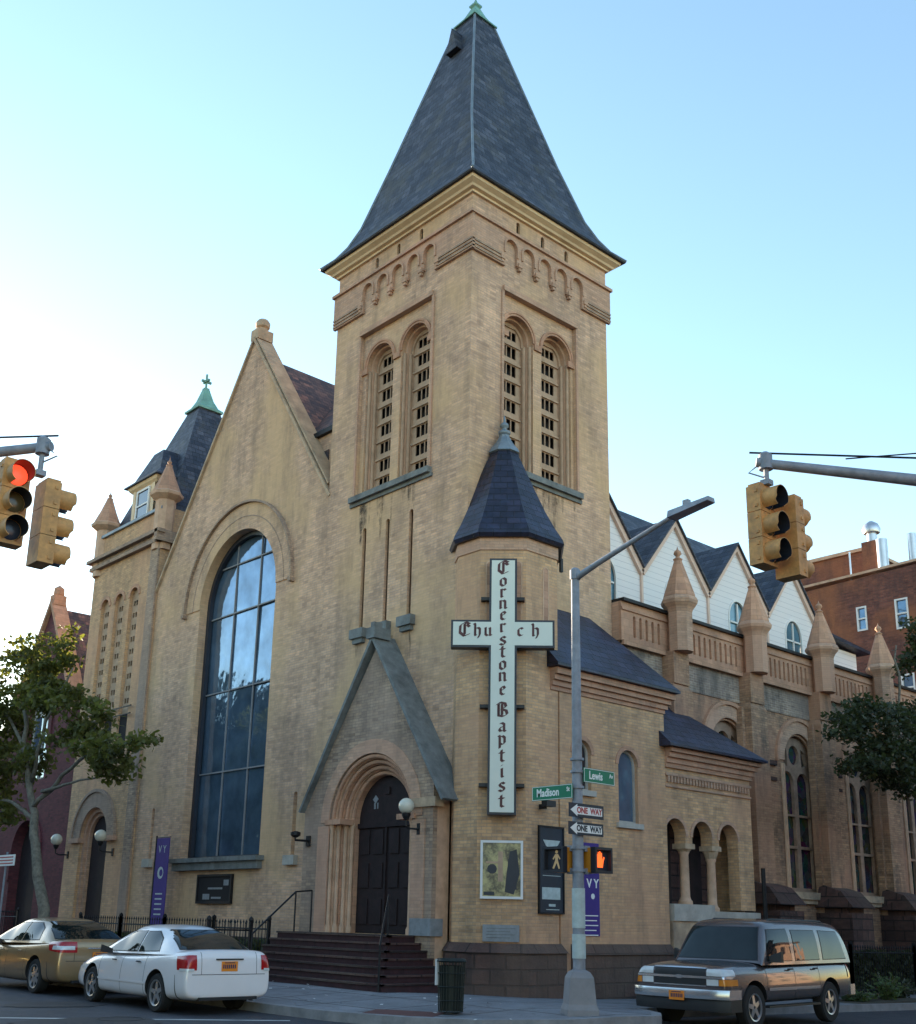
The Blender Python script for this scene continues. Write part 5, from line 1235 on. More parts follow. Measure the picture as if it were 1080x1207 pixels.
    for sg in (-1, 1):
        for win in spec['win']:
            cxw = sum(p[0] for p in win) / len(win); czw = sum(p[1] for p in win) / len(win)
            big = [(cxw + (x - cxw) * 1.0 + (.014 if x > cxw else -.014), czw + (z - czw) + (.014 if z > czw else -.014)) for x, z in win]
            patch(cab, big, 'window_seal', 'black_plastic', off=.003, nmin=.35, lim=[(1, sg * .25, sg)])
            patch(cab, win, 'side_window', 'glass_car', off=.006, nmin=.35, lim=[(1, sg * .25, sg)])
    for nm, key in (('rear_window', 'rw'), ('windscreen', 'fw')):
        q, xa, sg = spec[key]
        big = [(y * 1.025, z + (.014 if z > sum(p[1] for p in q) / 4 else -.012)) for y, z in q]
        patch(cab, big, 'window_seal', 'black_plastic', axis='x', off=.003, nmin=.2, lim=[(0, xa, sg)])
        patch(cab, q, nm, 'glass_car', axis='x', off=.006, nmin=.2, lim=[(0, xa, sg)])
    spec['patch'] = patch; spec['body'] = o
    # wheels
    for wx in spec['wx']:
        for s in (-1, 1):
            yo = s * (hw - .03); yi = s * (hw - .24)
            def ring(prof_, nm, mat, par=None, seg=28):
                m = MB(); rs = [[m.bm.verts.new((wx + r * math.cos(2 * PI * k / seg), y, wr + r * math.sin(2 * PI * k / seg))) for k in range(seg)] for r, y in prof_]
                for A, Bq in zip(rs, rs[1:]):
                    for k in range(seg): m.bm.faces.new([A[k], A[(k + 1) % seg], Bq[(k + 1) % seg], Bq[k]])
                m.bm.faces.new(rs[0][::-1]); m.bm.faces.new(rs[-1]); return B(m, nm, mat, par or t, smooth=True, angle=30)
            rr = spec['rim']
            wheel = ring([(rr, yi), (wr * .95, yi), (wr, yi + s * .03), (wr, yo - s * .03), (wr * .94, yo), (rr + .01, yo - s * .002), (rr, yo - s * .03)], 'wheel', 'rubber')
            ring([(rr * .98, yo - s * .12), (rr * .98, yo - s * .11)], 'brake_shade', 'void', wheel)
            m = MB(); n5 = spec['spokes']
            for k in range(n5):
                a = 2 * PI * k / n5 + .2; d = Vector((math.cos(a), 0, math.sin(a))); q = Vector((-math.sin(a), 0, math.cos(a))); c0 = Vector((wx, yo - s * .015, wr))
                i_, o_ = c0 + d * rr * .12, c0 + d * rr * .96 + Vector((0, -s * .012, 0)); wi, wo = rr * .2, rr * .13
                m.hexa([i_ - q * wi, i_ + q * wi, o_ + q * wo, o_ - q * wo] + [p + Vector((0, -s * .05, 0)) for p in (i_ - q * wi, i_ + q * wi, o_ + q * wo, o_ - q * wo)])
            rs = [[m.bm.verts.new((wx + r * math.cos(2 * PI * k / 28), y, wr + r * math.sin(2 * PI * k / 28))) for k in range(28)] for r, y in ((rr * .93, yo - s * .008), (rr * 1.03, yo - s * .0), (rr * 1.0, yo - s * .1), (rr * .93, yo - s * .1))]
            for j in range(4):
                for k in range(28): m.bm.faces.new([rs[j][k], rs[j][(k + 1) % 28], rs[(j + 1) % 4][(k + 1) % 28], rs[(j + 1) % 4][k]])
            B(m, 'rim', 'rim_silver', wheel)
    spec['extras'](t, B, patch, o)
    return t
def bx(m, x0, x1, y0, y1, z0, z1): return m.box(min(x0, x1), max(x0, x1), min(y0, y1), max(y0, y1), z0, z1)
def plate(t, B, x, s, z, w=.31, h=.16, zc=None):
    m = MB(); bx(m, x, x + s * .012, -w / 2, w / 2, z, z + h); pl = B(m, 'licence_plate', 'plate_orange')
    m = MB(); 
    for i in range(7):
        y = -.115 + i * .037; bx(m, x + s * .012, x + s * .015, y, y + .023, z + .045, z + .11)
    bx(m, x + s * .012, x + s * .014, -.1, .1, z + .13, z + .145); B(m, 'plate_characters', 'plate_ink', pl)
def sedan_extras(kind):
    def ex(t, B, patch, body):
        W = .86 if kind == 'w' else .91; xr = -2.3 if kind == 'w' else -2.4; paint = 'paint_white' if kind == 'w' else 'paint_gold'
        for s in (-1, 1):
            if kind == 'w': q = [(xr - .1, .72), (-2.02, .72), (-1.93, .93), (xr - .1, .97)]; yin = .62
            else: q = [(xr - .1, .80), (-1.98, .84), (-1.84, .98), (xr - .1, 1.02)]; yin = .48
            tl = patch(body, q, 'tail_light', 'tail_red', off=.008, lim=[(1, s * yin, s)])
            if tl: patch(body, [(xr - .1, .70), (-2.1, .70), (-2.1, .745), (xr - .1, .745)] if kind == 'w' else [(xr - .1, .86), (-2.1, .86), (-2.1, .93), (xr - .1, .93)], 'reversing_lamp', 'lamp_clear', par=tl, off=.012, lim=[(1, s * (yin + .05), s)])
            patch(body, [(1.72, .60), (2.4, .54), (2.4, .70), (1.85, .76)], 'headlight', 'lamp_clear', off=.006, lim=[(1, s * .45, s)])
            m = MB(); m.hexa([(.52, s * .82, .90), (.66, s * .82, .90), (.62, s * 1.02, .92), (.53, s * 1.02, .92), (.52, s * .82, .98), (.65, s * .82, .98), (.60, s * 1.02, 1.05), (.53, s * 1.02, 1.05)]); B(m, 'wing_mirror', 'black_plastic')
            for x in (-.62, .34):
                m = MB(); m.tube([(x - .08, s * (W - .005), .80), (x, s * (W + .012), .803), (x + .08, s * (W - .005), .80)], .013, 6); B(m, 'door_handle', 'black_plastic' if kind == 'w' else paint)
            patch(body, [(-.96, .44), (.98, .44), (.98, .475), (-.96, .475)], 'side_moulding', paint, off=.016, lim=[(1, s * .5, s)], nmin=.3)
            for x in (-.86, .06, .98):
                patch(body, [(x - .005, .26), (x + .005, .26), (x + .005, .90), (x - .005, .90)], 'door_gap', 'black_plastic', off=.0015, lim=[(1, s * .5, s)], nmin=.3)
            patch(body, [(-2.02, .225), (-1.98, .225), (-1.96, .64), (-1.97, .64)], 'bumper_gap', 'black_plastic', off=.0015, lim=[(1, s * .5, s)])
        patch(body, [(-.70, .645), (.70, .645), (.70, .655), (-.70, .655)], 'boot_gap', 'black_plastic', axis='x', off=.002, lim=[(0, -2.0, -1)])
        for s in (-1, 1): patch(body, [(s * .53 - .004, .655), (s * .53 + .004, .655), (s * .53 + .004, 1.01), (s * .53 - .004, 1.01)], 'boot_gap', 'black_plastic', axis='x', off=.002, lim=[(0, -1.8, -1)])
        plate(t, B, xr + .00, -1, .70 if kind == 'w' else .66)
        m = MB(); bx(m, xr - .015, xr + .06, -.26, .26, .885, .905); B(m, 'boot_strip', 'black_plastic' if kind == 'w' else 'chrome')
        m = MB(); bx(m, xr - .04, xr + .1, -.55, .55, .24, .29); B(m, 'rear_valance', 'black_plastic')
        m = MB(); m.tube([(xr + .12, -.5, .24), (xr - .03, -.5, .24)], .03, 8); B(m, 'exhaust', 'chrome')
    return ex
sed_st = [(-2.31, .34, .60, .86, .0), (-2.30, .27, .88, .93, .02), (-2.25, .24, 1.00, .955, .03), (-2.15, .22, 1.03, .965, .02), (-1.85, .21, 1.02, .985, .03), (-1.3, .2, .98, 1.0, .03), (-.5, .18, .93, 1.0, .03), (.4, .18, .90, 1.0, .03), (1.0, .19, .89, 1.0, .04), (1.5, .2, .83, .985, .05), (1.95, .22, .72, .94, .05), (2.2, .28, .60, .84, .03), (2.27, .34, .52, .74, .0)]
sedw = dict(L=4.6, W=1.72, H=1.43, st=sed_st, wr=.315, rim=.21, spokes=5, wx=(-1.3, 1.32), paint='paint_white', cabin=dict(xs=(-1.86, -1.02, .22, 1.12), belt=(.98, .93), roof=1.38, w=(.80, .58)),
  win=[[(-1.22, 1.00), (-.46, .97), (-.46, 1.30), (-.80, 1.31), (-1.06, 1.19)], [(-.40, .97), (.78, .95), (.52, 1.10), (.12, 1.29), (-.40, 1.31)]], rw=([(-.66, 1.04), (.66, 1.04), (.53, 1.34), (-.53, 1.34)], -.95, -1), fw=([(-.72, .97), (.72, .97), (.55, 1.33), (-.55, 1.33)], .15, 1), extras=sedan_extras('w'))
car('parked_car', (-6.0, 1.30, -.04), R(88.5), .97, 'white four door saloon parked at the kerb, seen from its rear corner', 'car', sedw)
gst = [(x * 1.04, zb, zt + .02, k, c) for x, zb, zt, k, c in sed_st]
sedg = dict(L=4.8, W=1.82, H=1.47, st=gst, wr=.33, rim=.225, spokes=7, wx=(-1.38, 1.4), paint='paint_gold', cabin=dict(xs=(-1.92, -1.12, .2, 1.2), belt=(1.0, .95), roof=1.41, w=(.85, .62)),
  win=[[(-1.32, 1.03), (-.50, 1.0), (-.50, 1.34), (-.90, 1.35), (-1.16, 1.24)], [(-.44, 1.0), (.84, .98), (.58, 1.12), (.10, 1.33), (-.44, 1.35)]], rw=([(-.70, 1.06), (.70, 1.06), (.57, 1.38), (-.57, 1.38)], -1.0, -1), fw=([(-.76, 1.0), (.76, 1.0), (.58, 1.36), (-.58, 1.36)], .15, 1), extras=sedan_extras('g'))
car('parked_car', (-5.95, 6.42, -.04), R(90), .99, 'metallic gold saloon parked in front of the white one, cut off by the left edge', 'car', sedg)
def suv_extras(t, B, patch, body):
    for s in (-1, 1):
        patch(body, [(s * .56, .93), (s * 1.0, .93), (s * 1.0, 1.035), (s * .56, 1.045)], 'headlight', 'lamp_clear', axis='x', off=.012, lim=[(0, 2.14, 1)])
        patch(body, [(s * .56, .77), (s * .80, .77), (s * .80, .875), (s * .56, .875)], 'front_lamp', 'lamp_clear', axis='x', off=.012, lim=[(0, 2.1, 1)])
        patch(body, [(s * .81, .77), (s * 1.0, .77), (s * 1.0, .875), (s * .81, .875)], 'indicator', 'lamp_amber', axis='x', off=.014, lim=[(0, 2.1, 1)])
        m = MB(); m.hexa([(.76, s * .9, 1.16), (.92, s * .9, 1.16), (.86, s * 1.16, 1.16), (.76, s * 1.16, 1.16), (.76, s * .9, 1.26), (.90, s * .9, 1.26), (.84, s * 1.16, 1.36), (.76, s * 1.16, 1.36)]); B(m, 'wing_mirror', 'black_plastic')
        patch(body, [(-1.0, .66), (1.02, .66), (1.02, .715), (-1.0, .715)], 'side_moulding', 'chrome', off=.014, lim=[(1, s * .5, s)], nmin=.3)
        m = MB(); bx(m, -.95, 1.05, s * .84, s * .99, .36, .40); B(m, 'running_board', 'black_plastic')
        m = MB(); m.tube([(-2.05, s * .60, 1.86), (-1.9, s * .60, 1.93), (.2, s * .60, 1.94), (.42, s * .60, 1.87)], .02, 6); B(m, 'roof_rail', 'black_plastic')
        for x in (-1.02, -.02, 1.06):
            patch(body, [(x - .006, .46), (x + .006, .46), (x + .006, 1.13), (x - .006, 1.13)], 'door_gap', 'black_plastic', off=.0015, lim=[(1, s * .5, s)], nmin=.3)
        for x in (-.85, .17):
            m = MB(); m.tube([(x - .09, s * .97, 1.03), (x, s * .995, 1.035), (x + .09, s * .97, 1.03)], .016, 6); B(m, 'door_handle', 'black_plastic')
        patch(body, [(-2.6, .84), (-2.30, .84), (-2.30, 1.16), (-2.6, 1.16)], 'tail_light', 'tail_red', off=.01, lim=[(1, s * .74, s)])
        patch(body, [(1.98, .45), (2.0, .45), (2.0, .76), (1.98, .76)], 'bumper_gap', 'black_plastic', off=.0015, lim=[(1, s * .5, s)])
    m = MB(); bx(m, -1.5, -1.45, -.6, .6, 1.92, 1.945); B(m, 'roof_bar', 'black_plastic'); m = MB(); bx(m, -.4, -.35, -.6, .6, 1.925, 1.95); B(m, 'roof_bar', 'black_plastic')
    gr_ = patch(body, [(-.53, .765), (.53, .765), (.53, 1.05), (-.53, 1.05)], 'grille', 'black_plastic', axis='x', off=.008, lim=[(0, 2.2, 1)])
    patch(body, [(-.93, .882), (.93, .882), (.93, .922), (-.93, .922)], 'grille_bar', 'chrome', par=gr_, axis='x', off=.022, lim=[(0, 2.2, 1)])
    patch(body, [(-.55, 1.045), (.55, 1.045), (.55, 1.07), (-.55, 1.07)], 'grille_trim', 'chrome', par=gr_, axis='x', off=.016, lim=[(0, 2.2, 1)])
    patch(body, [(-.55, .748), (.55, .748), (.55, .768), (-.55, .768)], 'grille_trim', 'chrome', par=gr_, axis='x', off=.016, lim=[(0, 2.2, 1)])
    m = MB(); m.poly(F((2.50, 0, 0), (0, 1, 0), (1, 0, 0)), [(-.10, .882), (-.05, .882), (-.05, .868), (.05, .868), (.05, .882), (.10, .882), (.12, .92), (.05, .92), (.05, .934), (-.05, .934), (-.05, .92), (-.12, .92)], None, -.012, .0); B(m, 'grille_badge', 'chrome')
    def bumper(z0, z1, off, nm, mat):
        m = MB(); n = 12; P_ = []
        for k in range(n + 1):
            y = -1.0 + 2.0 * k / n; P_.append((2.50 + off - .13 * abs(y) ** 6, y))
        P_ = [(2.06, -1.005)] + P_ + [(2.06, 1.005)]
        V0 = [m.bm.verts.new((x, y, z0)) for x, y in P_]; V1 = [m.bm.verts.new((x + .012, y, z0 + (z1 - z0) * .5)) for x, y in P_]; V2 = [m.bm.verts.new((x - .01, y, z1)) for x, y in P_]
        for A_, B_ in ((V0, V1), (V1, V2)):
            for k in range(len(P_) - 1): m.bm.faces.new([A_[k], A_[k + 1], B_[k + 1], B_[k]])
        m.bm.faces.new(V0[::-1]); m.bm.faces.new(V2); return B(m, nm, mat, smooth=True, angle=50)
    bumper(.54, .70, .09, 'front_bumper', 'chrome'); bumper(.33, .535, .05, 'front_valance', 'black_plastic')
    plate(t, B, 2.60, 1, .50)
    m = MB(); bx(m, -2.60, -2.4, -.95, .95, .50, .70); B(m, 'rear_bumper', 'chrome')
suv_st = [(-2.52, .50, .80, .90, 0), (-2.50, .46, 1.12, .95, .0), (-2.3, .42, 1.18, .985, .0), (-1.48, .42, 1.17, 1.0, .0), (0, .42, 1.15, 1.0, .0), (1.0, .42, 1.13, 1.0, .02), (1.25, .42, 1.13, .995, .05), (1.9, .44, 1.11, .985, .06), (2.25, .46, 1.08, .97, .05), (2.42, .50, 1.06, .95, .03), (2.47, .52, 1.02, .94, .01), (2.48, .58, .90, .93, 0)]
suv = dict(L=5.0, W=1.96, H=1.93, st=suv_st, wr=.385, rim=.235, spokes=5, wx=(-1.48, 1.5), paint='paint_pewter', cabin=dict(xs=(-2.47, -2.38, .80, 1.20), belt=(1.16, 1.14), roof=1.90, w=(.965, .84)),
  win=[[(-2.24, 1.21), (-1.24, 1.20), (-1.30, 1.74), (-2.12, 1.72)], [(-1.08, 1.20), (-.10, 1.19), (-.16, 1.74), (-1.10, 1.74)], [(.04, 1.19), (1.0, 1.18), (.90, 1.42), (.72, 1.74), (.02, 1.76)]], rw=([(-.72, 1.24), (.72, 1.24), (.62, 1.70), (-.62, 1.70)], -2.15, -1), fw=([(-.84, 1.20), (.84, 1.20), (.70, 1.78), (-.70, 1.78)], .66, 1), extras=suv_extras)
car('parked_car', (2.39, -5.29, -.16), R(183.6), .94, 'pewter four-wheel drive with chrome grille and roof rails parked beside the church', 'car', suv)

# ------------------------------------------------------------------ neighbours
lc_ = empty('maroon_church', (6, 27, 0), 'dark maroon brick church with gabled front and small pinnacle at the far left', 'church')
m = MB(); o = [(20.1, -.3), (34, -.3), (34, 8.6), (27.4, 8.6), (24.4, 13.2), (21.4, 8.7), (20.1, 8.7)]
m.poly(FX, o, [arch(23.5, 25.4, 6.3, 8.9, 16), arch(23.2, 25.6, .2, 3.6, 16), arch(29.5, 31.0, 2.5, 5.5, 12)], .5, .9); m.build('front_wall', 'maroon_brick', lc_)
m = MB(); m.box(.9, 15, 20.1, 20.4, -.3, 8.7); m.box(.9, 15, 33.7, 34, -.3, 8.6); m.build('side_wall', 'maroon_brick', lc_)
m = MB(); m.poly(FX, arcband(24.45, 8.9, .95, 1.25, 20, 1.5), None, .44, .5); m.poly(FX, arcband(24.4, 3.6, 1.2, 1.5, 20, 1.0), None, .44, .5); m.build('window_arch', 'maroon_brick', lc_)
m = MB(); m.poly(FX, arch(23.5, 25.4, 6.3, 8.9, 16), [rect(23.6, 24.4, 6.4, 8.8), rect(24.5, 25.3, 6.4, 8.8)], .66, .7); wn = m.build('church_window', 'stone_pale', lc_)
m = MB(); m.box(.71, .73, 23.5, 25.4, 6.3, 9.8); m.build('window_glass', 'glass_big', wn)
m = MB(); m.box(.85, .88, 23.2, 25.6, .2, 4.8); m.box(.85, .88, 29.5, 31, 2.5, 6.3); m.build('church_door', 'door_wood', lc_)
m = MB(); b = m.bm
for s in (-1, 1):
    a = Vector((24.4, 13.2)); e = Vector((24.4 + s * 3.05, 8.6)); t_ = (e - a).normalized(); n_ = Vector((0, 1)); m.poly(FX, [tuple(a), tuple(e), tuple(e + Vector((s * .12, .1))), tuple(a + Vector((0, .25)))], None, .35, .95)
m.build('coping', 'terracotta', lc_)
m = MB(); m.box(.4, .9, 24.2, 24.6, 13.2, 13.6); m.lathe((.65, 24.4, 13.55), [(.16, 0), (.22, .1), (.2, .35), (0, .5)], 10); m.build('gable_finial', 'terracotta', lc_)
m = MB(); b = m.bm; sheet([(.92, 24.4, 13.1), (.92, 21.3, 8.6), (16, 21.3, 8.6), (16, 24.4, 13.1)]); sheet([(.92, 24.4, 13.1), (16, 24.4, 13.1), (16, 27.5, 8.6), (.92, 27.5, 8.6)]); sheet([(.9, 20.1, 8.7), (16, 20.1, 8.7), (16, 21.4, 8.7), (.9, 21.4, 8.7)]); sheet([(.9, 27.4, 8.6), (16, 27.4, 8.6), (16, 34, 8.6), (.9, 34, 8.6)]); m.build('roof', 'brown_shingle', lc_)

rb_ = empty('brick_apartment', (32, 4, 0), 'red brick apartment block with white framed windows and roof vents behind the church', 'building')
m = MB(); m.poly(F((26, 0, 0), (0, 1, 0), (1, 0, 0)), [(-6, -.4), (14, -.4), (14, 15.5), (6.4, 15.52), (-6, 15.95)], [rect(3.7, 4.15, 13.35, 14.38), rect(1.95, 2.5, 13.15, 14.4), rect(-.6, -.05, 13.15, 14.4), rect(3.7, 4.15, 10.2, 11.3), rect(1.95, 2.5, 10.2, 11.3), rect(-.6, -.05, 10.2, 11.3)], 0, .4); m.box(26.4, 38, -6, -5.6, -.4, 15.9); m.box(26.4, 38, 13.6, 14, -.4, 15.4); m.build('wall', 'red_brick', rb_)
m = MB(); m.box(26.4, 38, -5.6, 13.6, 15.1, 15.3); m.build('flat_roof', 'dark_shingle', rb_)
m = MB(); m.hexa([(25.9, -6.1, 15.95), (26.5, -6.1, 15.95), (26.5, 14, 15.5), (25.9, 14, 15.5), (25.9, -6.1, 16.05), (26.5, -6.1, 16.05), (26.5, 14, 15.6), (25.9, 14, 15.6)]); m.build('coping', 'trim_buff', rb_)
for y0, y1, z0, z1 in ((3.7, 4.15, 13.35, 14.38), (1.95, 2.5, 13.15, 14.4), (-.6, -.05, 13.15, 14.4), (3.7, 4.15, 10.2, 11.3), (1.95, 2.5, 10.2, 11.3), (-.6, -.05, 10.2, 11.3)):
    zm = (z0 + z1) / 2; m = MB(); m.poly(F((26, 0, 0), (0, 1, 0), (1, 0, 0)), rect(y0, y1, z0, z1), [rect(y0 + .07, y1 - .07, z0 + .07, zm - .03), rect(y0 + .07, y1 - .07, zm + .03, z1 - .07)], -.02, .06); w_ = m.build('window', 'white_trim', rb_)
    m = MB(); m.box(26.07, 26.09, y0, y1, z0, z1); m.build('window_glass', 'glass_big', w_)
m = MB(); m.box(28, 31.5, 4.6, 8.6, 15.3, 17.45); m.build('roof_penthouse', 'red_brick', rb_)
m = MB(); m.box(27.9, 31.6, 4.5, 8.7, 17.45, 17.6); m.build('penthouse_coping', 'trim_buff', rb_)
m = MB(); m.box(26.8, 27.4, 3.5, 4.1, 15.3, 17.4); ch = m.build('chimney', 'red_brick', rb_); m = MB(); m.lathe((27.1, 3.75, 17.4), [(.2, 0), (.2, .4), (.34, .42), (.38, .6), (.3, .8), (.1, .95), (0, .98)], 12); m.build('chimney_cowl', 'steel_vent', ch, smooth=True, angle=40)
m = MB(); m.lathe((26.7, 3.15, 15.4), [(.22, 0), (.22, 1.9), (.0, 1.92)], 12); m.lathe((27.0, 2.0, 15.6), [(.17, 0), (.17, 1.75), (0, 1.8)], 12); m.build('steel_flue', 'steel_vent', rb_, smooth=True, angle=40)
m = MB(); m.tube([(26.2, 4.35, 15.2), (26.2, 4.35, 16.9)], .04, 6); m.build('vent_pipe', 'steel_vent', rb_)

# ------------------------------------------------------------------ trees
def tree(name, label, loc, limbs, clumps, nleaf, mat, seed, leaf=.10, r0=.16, group=None, tipn=42):
    rn = random.Random(seed); t = empty(name, loc, label, 'tree', group)
    m = MB()
    for pts, ra, rb2 in limbs:
        P_ = [Vector(p) for p in pts]; q = []
        for a, b_ in zip(P_, P_[1:]):
            for k in range(4): q.append(a.lerp(b_, k / 4) + Vector((rn.gauss(0, .03), rn.gauss(0, .03), rn.gauss(0, .02))))
        q.append(P_[-1]); q[0] = P_[0]; m.tube(q, ra, 9, rb2)
    m.build('trunk', 'bark', t, smooth=True)
    m = MB(); tw = MB(); tot = sum(c[1] ** 2 for c in clumps)
    for c, r, *sq in clumps:
        c = Vector(c); sz = sq[0] if sq else .7; nl = int(nleaf * r * r / tot)
        nt = max(5, nl // tipn); tips = []
        for i in range(nt):
            d = Vector((rn.gauss(0, 1), rn.gauss(0, 1), rn.gauss(0, 1))).normalized() * r * rn.uniform(.25, 1.05) ** .7; d.z *= sz; tips.append(c + d); 
            if rn.random() < .5: tw.tube([c + d * .2, c + d * .6 + Vector((0, 0, .05)), c + d], .012, 4, .005)
        for i in range(nl):
            tp = tips[i % nt]; p = tp + Vector((rn.gauss(0, 1), rn.gauss(0, 1), rn.gauss(0, .6))) * .15 * (1 + r * .12)
            q = Vector((rn.gauss(0, .7), rn.gauss(0, .7), rn.gauss(.6, .6))).normalized(); a = q.orthogonal().normalized(); a = Matrix.Rotation(rn.uniform(0, 6.28), 3, q) @ a; s = leaf * rn.uniform(.6, 1.25); bb = q.cross(a) * s * .62; a = a * s
            m.face([p - a, p - a * .2 - bb, p + a * .95, p - a * .2 + bb])
    m.build('crown', mat, t, recalc=False); tw.build('twigs', 'bark', t)
    return t
tree('street_tree', 'leafy street tree with pale bent trunk in front of the maroon church', (-4.3, 10.6, 0),
     [([(-4.3, 10.35, -.1), (-4.3, 10.9, 1.6), (-4.35, 11.7, 3.2), (-4.3, 12.4, 4.3), (-4.4, 12.9, 5.6), (-4.3, 13.6, 7.4)], .17, .05),
      ([(-4.3, 12.3, 4.2), (-4.1, 11.0, 5.0), (-4.2, 9.0, 5.5), (-4.3, 7.0, 5.3)], .07, .02), ([(-4.3, 12.6, 4.9), (-4.5, 11.6, 6.4), (-4.3, 10.7, 7.8)], .06, .02),
      ([(-4.3, 12.1, 3.9), (-4.4, 13.4, 4.4), (-4.5, 15.2, 4.6)], .07, .02), ([(-4.3, 12.9, 5.6), (-4.5, 14.2, 6.8), (-4.6, 15.6, 7.6)], .06, .02), ([(-4.3, 11.8, 4.6), (-4.2, 10.2, 4.7), (-4.2, 8.0, 4.9)], .05, .015)],
     [((-4.3, 14.6, 7.3), 1.25), ((-4.5, 13.2, 8.4), .95), ((-4.3, 11.8, 8.5), .7, .8), ((-4.3, 12.3, 7.2), .95), ((-4.2, 10.6, 6.9), .7), ((-4.2, 10.2, 5.9), .75), ((-4.3, 9.2, 6.5), .5), ((-4.3, 8.8, 5.5), .65, .5), ((-4.3, 7.7, 5.15), .6, .4), ((-4.3, 6.6, 5.45), .4, .35), ((-4.2, 8.4, 4.85), .55, .4),
      ((-4.5, 14.6, 5.6), 1.1), ((-4.5, 15.6, 4.7), .8), ((-4.6, 16.6, 6.6), 1.3), ((-4.4, 12.6, 5.6), .6), ((-4.6, 16.5, 8.3), .9), ((-4.3, 14.2, 4.2), .6, .5)], 12500, 'leaf_green', 3, leaf=.088)
tree('street_tree', 'dark leafy street tree whose crown hangs in at the right edge over the side wall', (15.0, -3.5, -.2),
     [([(15.2, -3.4, -.4), (15.1, -3.5, 2.5), (14.9, -3.6, 5.0), (14.6, -3.6, 7.5), (14.6, -3.6, 9)], .2, .06), ([(15.0, -3.5, 4.2), (13.0, -3.6, 5.4), (10.6, -3.7, 5.6)], .08, .02), ([(14.9, -3.6, 5.0), (12.4, -3.7, 6.6), (10.6, -3.8, 6.9)], .08, .02), ([(14.8, -3.6, 5.6), (13.4, -3.4, 7.6), (13.2, -3.5, 9.2)], .06, .02)],
     [((10.3, -3.8, 6.7), .75), ((9.6, -3.8, 6.2), .5, .5), ((11.2, -3.8, 6.1), .8, .7), ((11.5, -3.7, 6.9), .65), ((12.4, -3.6, 6.3), .85), ((12.6, -3.6, 7.1), .6), ((10.4, -3.7, 5.55), .55, .35), ((11.8, -3.6, 5.5), .6, .4), ((14.6, -3.5, 9.9), .6), ((14.5, -3.5, 9.0), .5), ((15.2, -3.5, 7.2), 1.1), ((14.0, -3.5, 6.0), .9), ((16.4, -3.5, 9.3), 1.4), ((16.4, -3.4, 7.2), 1.5), ((12.9, -3.6, 5.2), .6, .4)], 17000, 'leaf_dark', 9, leaf=.078, tipn=60)
for k, (yy, hh) in enumerate(((36, 13.5), (42, 16), (48, 15), (55, 16.5), (63, 15))):
    tree('street_tree', ['tall street tree across the avenue, mirrored at the left of the tall window', 'tallest dark street tree mirrored low in the middle of the tall window', 'broad street tree mirrored at the right of the tall window', 'distant street tree mirrored behind the others in the tall window', 'farthest street tree mirrored faintly in the tall window'][k], (-20.5, yy, -.04), [([(-20.5, yy, -.1), (-20.5, yy, 5), (-20.6, yy + .4, hh * .8)], .25, .08)],
         [((-20.5 + .6 * math.cos(q * 2.4), yy + 2.0 * math.sin(q * 2.4), hh - 1.2 - q * 1.4), 2.3) for q in range(9)], 13000, 'leaf_dark', 20 + k, leaf=.36, group='trees across the avenue')
def rowhouse(o, u, n, L, D_, H, mat, label):
    t = empty('row_house', o, label, 'building', 'row houses across the streets'); f = F(o, u, n); m = MB(); holes = []; nf = 3; nc = max(2, int(L / 2.2)); s = L / nc
    for i in range(nc):
        for j in range(nf): z0 = 1.4 + j * (H - 1.6) / nf; holes.append(rect(s * (i + .5) - .45, s * (i + .5) + .45, z0, z0 + 1.7))
    m.poly(f, rect(0, L, -.3, H), holes, 0, .3); m.fbox(f, 0, L, .3, D_, -.3, H - .3); m.build('wall', mat, t)
    m = MB(); m.fbox(f, -.1, L + .1, -.4, .0, H - .6, H); m.build('cornice', 'brownstone', t)
    m = MB()
    for q in holes: m.fbox(f, q[0][0], q[1][0], .22, .28, q[0][1], q[2][1])
    m.build('window_panes', 'glass_dark', t)
rowhouse((-42, 150, 0), (1, 0, 0), (0, 1, 0), 70, 14, 20, 'buff_far', 'unseen tall pale block added across the far end of the avenue to stop the low sun')  # added out of view, only to keep the low sun off the street
for k in range(7):
    rowhouse((-12 + k * 8.0, -23.5, 0), (1, 0, 0), (0, -1, 0), 7.96, 10, 9.6 + (k % 3) * .8, ['brick_pink', 'buff_far', 'red_brick'][k % 3], 'row house number %d across the side street, behind the photographer' % (k + 1) if False else ['first', 'second', 'third', 'fourth', 'fifth', 'sixth', 'seventh'][k] + ' row house from the crossing, across the side street behind the viewer')
for k in range(7):
    rowhouse((-24.5, -9 + k * 8.0, 0), (0, 1, 0), (-1, 0, 0), 7.96, 10, 9.2 + (k % 2) * 1.2, ['buff_far', 'red_brick', 'brick_pink'][k % 3], ['first', 'second', 'third', 'fourth', 'fifth', 'sixth', 'seventh'][k] + ' row house from the crossing, across the avenue opposite the front gable')
